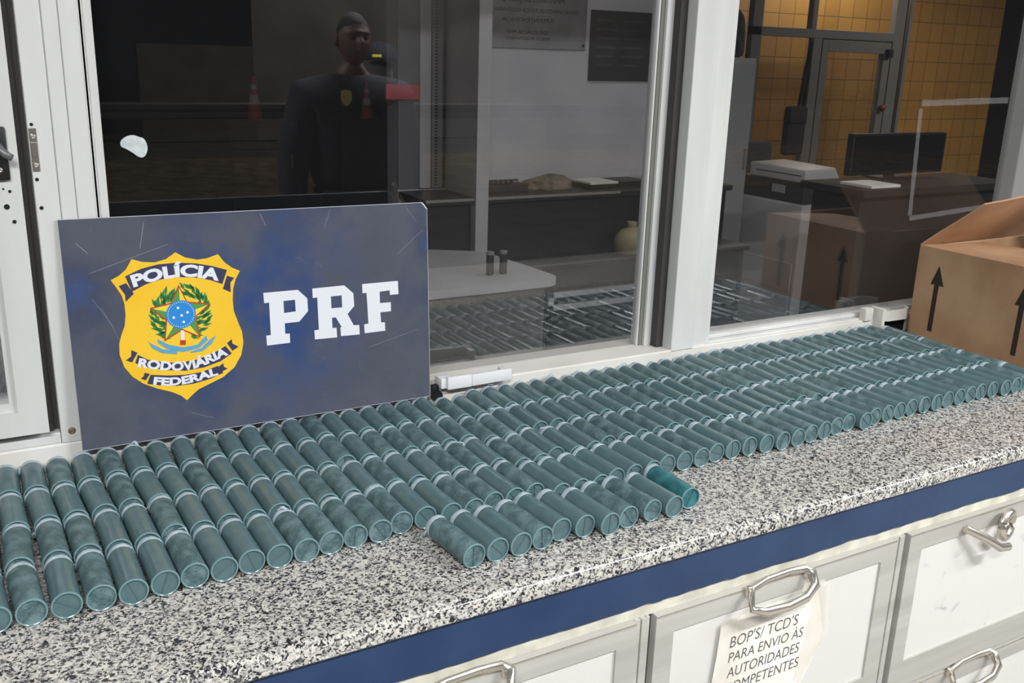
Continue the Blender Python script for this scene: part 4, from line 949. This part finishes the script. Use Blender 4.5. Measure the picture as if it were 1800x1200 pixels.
for sx in (-0.32, 0.32):
    bm = B(); lathe(bm, [(0, -0.012), (0.006, -0.011), (0.008, -0.008), (0, -0.008)], 12, 'Y', Matrix.Translation((sx, 0, 0.042))); obj('bolt', bm, M['black'], pl)
pl = empty('black_plaque', (3.113, 4.199, 0.577)); tag(pl, 'black plaque with faint lettering on the office wall, right of the metal one', 'plaque')
bm = B(); box(bm, -0.272, 0.272, -0.014, 0, 0, 0.338, 0.002); obj('plate', bm, mat('plaque_black', (44,44,48), 0.4), pl)
tb_ = B()
random.seed(8)
for q in range(6):
    for c_ in range(3):
        x_ = -0.24+0.165*c_; w_ = random.uniform(0.09, 0.145)
        z_ = 0.285-0.043*q
        box(tb_, x_, x_+w_, -0.0148, -0.014, z_, z_+0.011)
obj('lettering', tb_, mat('plaque_faint', (66,66,72), 0.5), pl)
# upright slotted rail and pale post on the wall's left end
rl = empty('slotted_rail', (1.998, 4.199, 0.0)); tag(rl, 'grey slotted upright rail fixed to the office wall', 'rail')
bm = B(); box(bm, -0.032, 0.040, -0.02, 0, 0.07, 1.9); obj('channel', bm, mat('rail_grey', (120,120,126), 0.5), rl)
bm = B()
for q in range(58): box(bm, -0.019, -0.002, -0.0204, -0.0195, 0.08+0.0145*q+0.003, 0.08+0.0145*q+0.0115)
obj('slots', bm, M['gap'], rl)
bm = B(); box(bm, 0.022, 0.040, -0.0206, -0.0195, 0.07, 1.9); obj('shadow_gap', bm, M['gap'], rl)
po = B(); box(po, 2.045, 2.11, 3.875, 4.199, FZ, 1.9, 0.002); tag(obj('partition_post', po, grey_lam), 'pale upright post between the slotted rail and the plaques', 'post')
bp = B(); box(bp, 1.905, 1.962, 4.18, 4.199, 0.07, 1.9, 0.004); tag(obj('pipe_cover', bp, grey_lam), 'pale vertical strip on the wall left of the slotted rail', 'wall strip')
bp = B(); box(bp, 1.80, 1.905, 4.192, 4.199, 0.07, 1.9); tag(obj('grey_board', bp, mat('board_grey', (112,112,118), 0.7)), 'narrow grey board on the wall beside the dark doorway', 'board')

# dark room behind the doorway: two cones on dark lockers
orange_p = noise_mix(mat('cone_orange', rough=0.5, rgb=(206,78,72)), (196,66,62), (218,92,84), scale=10)
cone_w = mat('cone_white', (225,225,225), 0.4)
def cone(name, x, y, z, s, label, cat='traffic cone', group=None):
    r = empty(name, (x, y, z)); tag(r, label, cat, group)
    bm = B(); box(bm, -0.19*s, 0.19*s, -0.19*s, 0.19*s, 0, 0.035*s, 0.01*s); obj('base', bm, mat('cone_base', (60,40,40), 0.7), r)
    def ring(a, b_):
        f = lambda t: (0.135*(1-t)+0.022*t)*s
        bm = B(); lathe(bm, [(0, (0.035+0.72*a)*s), (f(a), (0.035+0.72*a)*s), (f(b_), (0.035+0.72*b_)*s), (0, (0.035+0.72*b_)*s)], 20, 'Z')
        for v in bm.verts: v.co.z = abs(v.co.z)
        return bm
    obj('body', ring(0, 0.38), orange_p, r, angle=40); obj('band', ring(0.38, 0.56), cone_w, r, angle=40)
    obj('body', ring(0.56, 0.70), orange_p, r, angle=40); obj('band', ring(0.70, 0.80), cone_w, r, angle=40); obj('tip', ring(0.80, 1.0), orange_p, r, angle=40)
    return r
def locker(x, y, w, d, hgt, label):
    r = empty('locker', (x, y, FZ)); tag(r, label, 'locker')
    obj('body', box(B(), -w/2, w/2, -d/2, d/2, 0, hgt, 0.004), mat('locker_dark', (30,30,36), 0.5), r)
    obj('door', box(B(), -w/2+0.015, w/2-0.015, -d/2-0.012, -d/2, 0.03, hgt-0.03, 0.003), mat('locker_door', (34,33,42), 0.45), r)
    obj('handle', box(B(), w/2-0.07, w/2-0.05, -d/2-0.022, -d/2-0.012, hgt*0.7, hgt*0.7+0.1, 0.002), M['steel'], r)
locker(1.98, 7.25, 0.50, 0.45, 1.09, 'dark locker in the back room under the left traffic cone')
locker(2.80, 7.25, 0.50, 0.45, 1.09, 'dark locker in the back room under the right traffic cone')
cone('traffic_cone', 1.96, 7.20, FZ+1.09, 0.42, 'orange traffic cone in the dark back room, left one')
cone('traffic_cone', 2.83, 7.20, FZ+1.09, 0.38, 'orange traffic cone in the dark back room, right one')

# grey cabinet, partition with glazed door, chair, copier, monitor
gc = empty('metal_cabinet', (3.985, 4.55, FZ)); tag(gc, 'tall pale grey metal cabinet beside the window mullion', 'cabinet')
obj('body', box(B(), -0.12, 0.13, -0.2, 0.2, 0, 1.63, 0.004), mat('cabinet_grey', (158,160,160), 0.45), gc)
obj('door', box(B(), -0.11, 0.12, -0.212, -0.2, 0.04, 1.60, 0.003), mat('cabinet_grey_door', (152,154,154), 0.45), gc)
obj('handle', box(B(), 0.085, 0.10, -0.23, -0.212, 1.0, 1.12, 0.003), M['steel'], gc)
blob('duffel_bag', (3.99, 4.55, 0.712), 0.14, 0.15, 0.22, noise_mix(mat('dark_nylon', rough=0.7, rgb=(54,52,60)), (44,42,50), (72,70,80), scale=14), 'dark nylon bag lying on top of the tall grey cabinet', 'bag', 5, 0.2, 0.5)
alu_d = mat('dull_aluminium', (116,115,114), 0.5, 0.1)
d1 = tag(empty('door_1', (0, 0, 0)), kind='structure')
Y6 = 6.0
def bar(bm, x0, x1, z0, z1, y=Y6, d=0.06): box(bm, x0, x1, y, y+d, z0, z1, 0.003)
bm = B(); bar(bm, 7.245, 7.37, FZ, 1.95); bar(bm, 5.60, 7.245, 0.895, 0.965); bar(bm, 6.285, 6.385, FZ, 0.895); bar(bm, 5.60, 5.70, FZ, 1.95); bar(bm, 6.245, 6.30, 0.965, 1.95)
bar(bm, 3.70, 5.60, 0.02, 0.10)
obj('door_frame', bm, alu_d, d1)
bm = B(); bar(bm, 7.37, 7.40, FZ, 1.95, Y6+0.01, 0.04); bar(bm, 7.235, 7.245, FZ, 0.895, Y6-0.002, 0.03); bar(bm, 6.385, 7.245, 0.886, 0.896, Y6-0.002, 0.03); bar(bm, 6.385, 6.393, FZ, 0.886, Y6-0.002, 0.03)
obj('shadow_gap', bm, M['gap'], d1)
bm = B(); bar(bm, 7.43, 7.47, FZ, 1.95, Y6+0.01, 0.05); obj('outer_post', bm, alu_d, d1)
bm = B()
bar(bm, 6.395, 6.47, FZ+0.02, 0.884); bar(bm, 7.15, 7.234, FZ+0.02, 0.884); bar(bm, 6.47, 7.15, 0.79, 0.884); bar(bm, 6.47, 7.15, FZ+0.02, FZ+0.3)
leaf = obj('door_leaf', bm, alu_d, d1)
obj('glass_pane', box(B(), 6.47, 7.15, Y6+0.028, Y6+0.032, FZ+0.3, 0.79), M['glass'], leaf)
bm = B(); lathe(bm, [(0, -0.05), (0.02, -0.048), (0.032, -0.03), (0.028, -0.012), (0.014, -0.004), (0.014, 0), (0, 0)], 16, 'Y', Matrix.Translation((7.19, Y6, 0.335)))
obj('knob', bm, mat('red_knob', (120,34,30), 0.4), leaf, smooth=True)
bm = B(); box(bm, 7.17, 7.225, Y6-0.04, Y6, 0.76, 0.83, 0.006); obj('door_closer', bm, M['black'], leaf)
obj('side_light', box(B(), 5.70, 6.285, Y6+0.028, Y6+0.032, FZ, 0.895), M['glass'], d1)
hb_ = empty('hanging_pouch', (6.13, 5.97, 0.19)); tag(hb_, 'dark pouch hanging on the partition left of the glazed door', 'pouch')
bm = B(); box(bm, -0.11, 0.11, -0.04, 0.025, -0.24, 0.16, 0.03, 4); box(bm, -0.10, 0.10, -0.05, -0.03, 0.02, 0.15, 0.012, 3)
obj('body', bm, mat('pouch_dark', (40,36,38), 0.9), hb_, smooth=True)
bm = B(); tube(bm, [(0.03, 0, 0.10), (0.06, 0, 0.40), (0.10, 0, 0.66), (0.11, 0.0, 0.40), (0.08, 0, 0.10)], 0.018, 8, 0.5); obj('strap', bm, mat('pouch_strap', (52,44,44), 0.8), hb_, smooth=True)

ch = empty('office_chair', (4.72, 5.05, FZ)); tag(ch, 'dark fabric office chair behind the copier', 'chair')
fab = mat('chair_fabric', (52,54,64), 0.9)
bm = B(); box(bm, -0.26, 0.26, -0.05, 0.05, 0.60, 1.085, 0.045, 4); obj('backrest', bm, fab, ch, angle=50)
bm = B(); box(bm, -0.25, 0.25, 0.0, 0.48, 0.43, 0.52, 0.04, 4); obj('seat', bm, fab, ch, angle=50)
bm = B(); tube(bm, [(0, 0.22, 0.08), (0, 0.22, 0.43)], 0.03, 10); tube(bm, [(0, 0.2, 0.42), (0, -0.03, 0.45), (0, -0.06, 0.75)], 0.022, 8); obj('post', bm, M['black'], ch, smooth=True)
for q in range(5):
    t = 2*math.pi*q/5+0.3; bm = B(); tube(bm, [(0, 0.22, 0.10), (0.28*math.cos(t), 0.22+0.28*math.sin(t), 0.06)], 0.018, 8)
    lathe(bm, [(0, -0.02), (0.026, -0.02), (0.028, 0), (0.026, 0.02), (0, 0.02)], 12, 'Y', Matrix.Translation((0.28*math.cos(t), 0.22+0.28*math.sin(t), 0.028)))
    obj('leg', bm, M['black'], ch, angle=40)

cp = empty('copier', (4.25, 4.0, FZ)); tag(cp, 'white floor standing copier with a dark paper gap inside the office', 'copier')
cw = mat('copier_white', (200,200,202), 0.45); cd = mat('copier_dark', (52,52,56), 0.5)
o_ = -FZ
bm = B()
lid = [(0.0, 0.0, o_+0.024), (0.30, 0.0, o_+0.024), (0.30, 0.46, o_+0.024), (0.0, 0.46, o_+0.024), (-0.004, 0.0, o_+0.100), (0.26, 0.02, o_+0.110), (0.26, 0.44, o_+0.118), (-0.004, 0.46, o_+0.108)]
vs = [bm.verts.new(p) for p in lid]
for f in ((0,1,2,3),(4,5,6,7),(0,1,5,4),(1,2,6,5),(2,3,7,6),(3,0,4,7)): bm.faces.new([vs[k] for k in f])
bmesh.ops.bevel(bm, geom=list(bm.edges), offset=0.012, segments=3, affect='EDGES', profile=0.5)
obj('lid', bm, cw, cp, angle=40)
bm = B(); box(bm, -0.0062, -0.002, 0.03, 0.40, o_+0.066, o_+0.070); obj('lid_groove', bm, cd, cp)
bm = B(); box(bm, 0.02, 0.29, 0.02, 0.56, o_-0.10, o_+0.022, 0.004); obj('paper_gap', bm, cd, cp)
bm = B(); box(bm, 0.014, 0.022, 0.17, 0.275, o_-0.052, o_-0.004, 0.003); obj('control_panel', bm, mat('panel_grey', (176,176,178), 0.4), cp)
bm = B(); box(bm, 0.0, 0.30, 0.0, 0.62, 0.02, o_-0.10, 0.012, 3); obj('body', bm, cw, cp, angle=40)
for q in range(2):
    bm = B(); box(bm, -0.006, 0.002, 0.03, 0.59, 0.10+0.2*q, 0.27+0.2*q, 0.003); obj('tray', bm, cw, cp)
bm = B()
for sx in (0.04, 0.26):
    for sy in (0.05, 0.57): lathe(bm, [(0, -0.015), (0.02, -0.015), (0.02, 0.015), (0, 0.015)], 10, 'X', Matrix.Translation((sx, sy, 0.02)))
obj('casters', bm, M['black'], cp)

lg = empty('added_ledge', (3.52, 2.72, FZ)); tag(lg, 'added dark ledge inside the right pane, under the monitor', 'ledge')  # made-up ledge where the box flap's dark reflection falls
led = mat('ledge_dark', (24,23,23), 0.7)
obj('worktop', box(B(), -0.46, 0.50, -0.15, 0.19, 1.115, 1.145, 0.004), led, lg)
obj('front_panel', box(B(), -0.42, 0.46, -0.10, 0.15, 0, 1.115), led, lg)
mo = empty('monitor', (3.54, 2.83, -FZ*0+0.225)); tag(mo, 'flat black computer monitor standing on the dark ledge', 'monitor')
bm = B(); box(bm, -0.295, 0.295, -0.012, 0.022, 0.02, 0.192, 0.004); box(bm, -0.2, 0.2, 0.02, 0.04, 0.06, 0.17, 0.01); obj('housing', bm, M['black'], mo)
bm = B(); box(bm, -0.282, 0.282, -0.0135, -0.0115, 0.034, 0.182); obj('screen', bm, mat('monitor_screen', (16,16,20), 0.25), mo)
bm = B(); box(bm, -0.10, 0.10, -0.03, 0.07, 0, 0.008, 0.003); box(bm, -0.025, 0.025, 0.02, 0.04, 0.006, 0.08); obj('stand', bm, M['black'], mo)
pp = B(); box(pp, 3.13, 3.30, 2.60, 2.76, 0.2252, 0.236, 0.001); tag(obj('paper_stack', pp, M['paper']), 'small stack of white paper on the dark ledge before the monitor', 'paper')

# ------------------------------------------------------------------ outside, seen mirrored in the panes
gr = B(); random.seed(6)
nx, ny = 90, 30
grid = [[gr.verts.new((-6+22*i/nx, -11.4+5.0*j/ny, FZ-0.01+0.05*abs(mnoise.noise(Vector((i*0.7, j*0.8, 0))))*(1 if 0 < j < ny else 0))) for i in range(nx+1)] for j in range(ny+1)]
for j in range(ny):
    for i in range(nx): gr.faces.new((grid[j][i], grid[j][i+1], grid[j+1][i+1], grid[j+1][i]))
tag(obj('grass', gr, noise_mix(mat('dry_grass', rough=0.95, rgb=(120,104,74)), (86,74,50), (142,124,90), scale=6, detail=8, bump=0.6, bscale=60)), 'strip of dry brown grass across the road', 'grass', kind='stuff')
fac = B(); box(fac, 4.8, 14.0, -14.4, -14.1, FZ, 4.2)
struct('wall_low', box(B(), 2.87, 4.8, -14.3, -14.1, FZ, 0.69), noise_mix(mat('low_wall', rough=0.9, rgb=(120,120,112)), (108,108,100), (130,130,122), scale=2))
fo = struct('wall_roadside', fac, noise_mix(mat('roadside_wall', rough=0.8, rgb=(150,150,150)), (136,136,138), (160,160,160), scale=1.5))
rr = empty('guard_rail', (8, -12.6, FZ-0.02)); tag(rr, 'grey metal guard rail along the road', 'guard rail')
bm = B(); pr = [(0, 0.50), (0.04, 0.53), (0.04, 0.60), (0, 0.63), (0.04, 0.66), (0.04, 0.73), (0, 0.76)]
for k in range(len(pr)-1):
    a, b_ = pr[k], pr[k+1]
    v = [bm.verts.new((x, a[0] if q in (0, 1) else b_[0], a[1] if q in (0, 1) else b_[1])) for q, x in enumerate((-14, 24, 24, -14))]; bm.faces.new(v)
obj('rail', bm, mat('galvanised', (120,120,124), 0.6), rr)
for q in range(8): obj('post', box(B(), -13+5*q, -12.9+5*q, -0.08, 0, 0, 0.72), mat('rail_post', (120,120,120), 0.6), rr)
cone('traffic_cone', 27.0, -20.0, FZ-0.02, 1.1, 'orange and white traffic cone far along the road, left one')
cone('traffic_cone', 33.5, -20.0, FZ-0.02, 1.1, 'orange and white traffic cone far along the road, right one')
tag(obj('red_plate', box(B(), 1.735, 1.902, 4.176, 4.190, 0.478, 0.545, 0.003), mat('plate_red', (190,70,74), 0.5)), 'plain red plate on the wall beside the dark doorway', 'plate')
# ------------------------------------------------------------------ the officer whose reflection stands in the middle pane
PX, PY = 1.555, -0.66
pr = empty('person', (PX, PY, FZ)); tag(pr, 'person in a dark uniform with a chest badge standing on the porch', 'person')
skinm = noise_mix(mat('skin', rough=0.55, rgb=(96,66,52)), (90,62,48), (104,72,58), scale=15)
unif = noise_mix(mat('dark_uniform', rough=0.9, rgb=(24,25,32)), (20,21,27), (30,31,39), scale=30)
hairm = mat('black_hair', (18,16,15), 0.8)
V_, E_, R2 = [], [], []
def add(p, r, par=None):
    V_.append(p); R2.append(r)
    if par is not None: E_.append((par, len(V_)-1))
    return len(V_)-1
pel = add((0, 0, 0.95), (0.16, 0.115)); wst = add((0, 0, 1.10), (0.15, 0.105), pel); chs = add((0, 0.01, 1.30), (0.175, 0.12), wst)
upc = add((0, 0, 1.42), (0.15, 0.10), chs); nk = add((0, 0.0, 1.50), (0.062, 0.062), upc); nk2 = add((0, 0.015, 1.58), (0.056, 0.058), nk)
for s in (-1, 1):
    sh_ = add((s*0.185, 0, 1.42), 0.075, upc); el = add((s*0.265, -0.03, 1.14), 0.050, sh_); wr = add((s*0.285, 0.03, 0.90), 0.034, el)
    pm_ = add((s*0.285, 0.05, 0.845), (0.022, 0.040), wr)
    pk = add((s*0.285, 0.055, 0.81), (0.018, 0.040), pm_)
    for q, (dy, ln) in enumerate(((-0.030, 0.070), (-0.010, 0.082), (0.010, 0.078), (0.030, 0.062))):
        a = add((s*0.286, 0.055+dy, 0.785), 0.0095, pk); b_ = add((s*0.280, 0.062+dy, 0.785-ln*0.55), 0.0088, a); add((s*0.270, 0.070+dy, 0.785-ln), 0.0078, b_)
    th = add((s*0.272, 0.092, 0.835), 0.011, pm_); add((s*0.262, 0.108, 0.80), 0.009, th)
    hp = add((s*0.095, 0, 0.88), 0.095, pel); kn = add((s*0.115, 0.015, 0.50), 0.062, hp); an = add((s*0.125, -0.02, 0.10), 0.042, kn); add((s*0.13, 0.12, 0.045), (0.038, 0.036), an)
body_me = skin_mesh(V_, E_, R2, 2)
bm = B(); bm.from_mesh(body_me)
# head grown on the neck
hd = bmesh.new(); bmesh.ops.create_icosphere(hd, subdivisions=5, radius=1)
for v in hd.verts:
    x, y, z = v.co
    w = 0.070*(1 - 0.16*max(0, -z)**1.5); dpt = 0.088
    p = Vector((x*w, y*dpt, z*0.108))
    if z < 0: p.y += 0.012*(-z)
    if y > 0:
        nose = math.exp(-((x/0.16)**2)) * math.exp(-(((z+0.15)/0.22)**2)); p.y += 0.026*nose*y
        for s in (-1, 1):
            ex = math.exp(-(((x-s*0.42)/0.20)**2 + ((z-0.08)/0.12)**2)); p.y -= 0.013*ex*y
        p.y += 0.008*math.exp(-(((z-0.27)/0.09)**2))*y; p.y -= 0.006*math.exp(-(((z+0.50)/0.05)**2 + (x/0.35)**2)) ; p.y += 0.006*math.exp(-(((z+0.43)/0.06)**2 + (x/0.32)**2)); p.y += 0.010*math.exp(-(((z+0.85)/0.15)**2 + (x/0.4)**2))
    v.co = p + Vector((0, 0.022, 1.652))
for s in (-1, 1):
    er = bmesh.new(); bmesh.ops.create_icosphere(er, subdivisions=3, radius=1)
    for v in er.verts: v.co = Vector((s*0.074 + v.co.x*0.010, 0.012+v.co.y*0.018, 1.647+v.co.z*0.028))
    me = bpy.data.meshes.new('t'); er.to_mesh(me); er.free(); hd.from_mesh(me)
me = bpy.data.meshes.new('t'); hd.to_mesh(me); hd.free(); bm.from_mesh(me)
obj('body', bm, skinm, pr, smooth=True)
# eyes and brows
bm = B()
for s in (-1, 1):
    t = bmesh.new(); bmesh.ops.create_icosphere(t, subdivisions=3, radius=0.012)
    bmesh.ops.translate(t, verts=t.verts, vec=(s*0.029, 0.090, 1.661)); me = bpy.data.meshes.new('t'); t.to_mesh(me); t.free(); bm.from_mesh(me)
obj('eyes', bm, mat('eye', (60,50,45), 0.3), pr, smooth=True)
hr = B(); bmesh.ops.create_icosphere(hr, subdivisions=4, radius=1)
bmesh.ops.delete(hr, geom=[v for v in hr.verts if v.co.z < 0.10 + 0.55*max(0, v.co.y) - 0.5*max(0, -v.co.y)], context='VERTS')
for v in hr.verts: v.co = Vector((v.co.x*0.0725, v.co.y*0.091+0.020, v.co.z*0.112+1.652))
obj('hair', hr, hairm, pr, smooth=True)
# clothing grown on the same joints, a little fuller
Vs = [(0,0,0.98), (0,0,1.10), (0,0.01,1.30), (0,0,1.425), (0,0.005,1.515)]; Es = [(0,1),(1,2),(2,3),(3,4)]; Rs = [(0.205,0.145),(0.215,0.145),(0.235,0.16),(0.185,0.125),(0.080,0.080)]
for s in (-1, 1):
    i = len(Vs); Vs += [(s*0.20,0,1.405), (s*0.268,-0.03,1.14), (s*0.286,0.02,0.935)]; Es += [(3,i),(i,i+1),(i+1,i+2)]; Rs += [0.105, 0.080, 0.055]
sm_ = skin_mesh(Vs, Es, Rs, 2); bm = B(); bm.from_mesh(sm_); shirt = obj('jacket', bm, unif, pr, smooth=True)
Vs = [(0,0,0.98), (0,0,0.92)]; Es = [(0,1)]; Rs = [(0.178,0.128), (0.175,0.125)]
for s in (-1, 1):
    i = len(Vs); Vs += [(s*0.10,0,0.86), (s*0.115,0.012,0.50), (s*0.125,-0.015,0.12)]; Es += [(1,i),(i,i+1),(i+1,i+2)]; Rs += [0.108, 0.080, 0.066]
sm_ = skin_mesh(Vs, Es, Rs, 2); bm = B(); bm.from_mesh(sm_); obj('trousers', bm, unif, pr, smooth=True)
for s in (-1, 1):
    sm_ = skin_mesh([(s*0.125,-0.02,0.16), (s*0.127,-0.015,0.06), (s*0.132,0.13,0.05)], [(0,1),(1,2)], [0.062, 0.055, (0.048,0.042)], 2)
    bm = B(); bm.from_mesh(sm_)
    for v in bm.verts: v.co.z = max(v.co.z, 0.001)
    obj('boot', bm, M['black'], pr, smooth=True)
bm = B(); lathe(bm, [(0.178, -0.022), (0.186, -0.022), (0.186, 0.022), (0.178, 0.022)], 32, 'Z', Matrix.Translation((0, 0, 1.0)) @ Matrix.Scale(0.74, 4, (0, 1, 0)))
obj('belt', bm, M['black'], pr, angle=40)
bm = B(); sh5 = [(-0.022,0.028),(0,0.034),(0.022,0.028),(0.024,-0.005),(0.012,-0.028),(0,-0.034),(-0.012,-0.028),(-0.024,-0.005)]
me = curve_fill([sh5], 0.004, Matrix(((-1,0,0,-0.085),(0,0,1,0.152),(0,1,0,1.415),(0,0,0,1)))); bm.from_mesh(me); bpy.data.meshes.remove(me)
bd = obj('badge', bm, mat('badge_gold', (222,200,120), 0.35, 0.3), pr); bd['label'] = 'gold chest badge'

# bollard behind the officer with a dark cap on it
bo = empty('bollard', (2.05, -1.55, FZ)); tag(bo, 'concrete post behind the officer', 'post')
bm = B(); lathe(bm, [(0, 0), (0.09, 0), (0.075, 0.05), (0.07, 1.50), (0.055, 1.55), (0, 1.56)], 20, 'Z')
for v in bm.verts: v.co.z = abs(v.co.z)
obj('shaft', bm, noise_mix(mat('concrete_post', rough=0.9, rgb=(92,92,92)), (82,82,82), (102,102,100), scale=12), bo, angle=40)
cp_ = empty('uniform_cap', (2.05, -1.55, FZ+1.56)); tag(cp_, 'dark uniform cap with a yellow tab resting on the concrete post', 'cap')
bm = B(); bmesh.ops.create_icosphere(bm, subdivisions=4, radius=1)
for v in bm.verts: v.co = Vector((v.co.x*0.095, v.co.y*0.105, max(v.co.z, -0.15)*0.085+0.012))
obj('crown', bm, unif, cp_, smooth=True)
bm = B(); pts = [(0.085*math.cos(t), 0.09+0.075*math.sin(t)) for t in [math.pi*k/12 for k in range(13)]]
me = curve_fill([pts], 0.004, Matrix.Translation((0,0,0.001))); bm.from_mesh(me); bpy.data.meshes.remove(me); obj('visor', bm, unif, cp_)
bm = B(); box(bm, -0.085, -0.035, 0.098, 0.106, 0.014, 0.030, 0.002); obj('tab', bm, mat('yellow_tab', (230,220,60), 0.5), cp_)
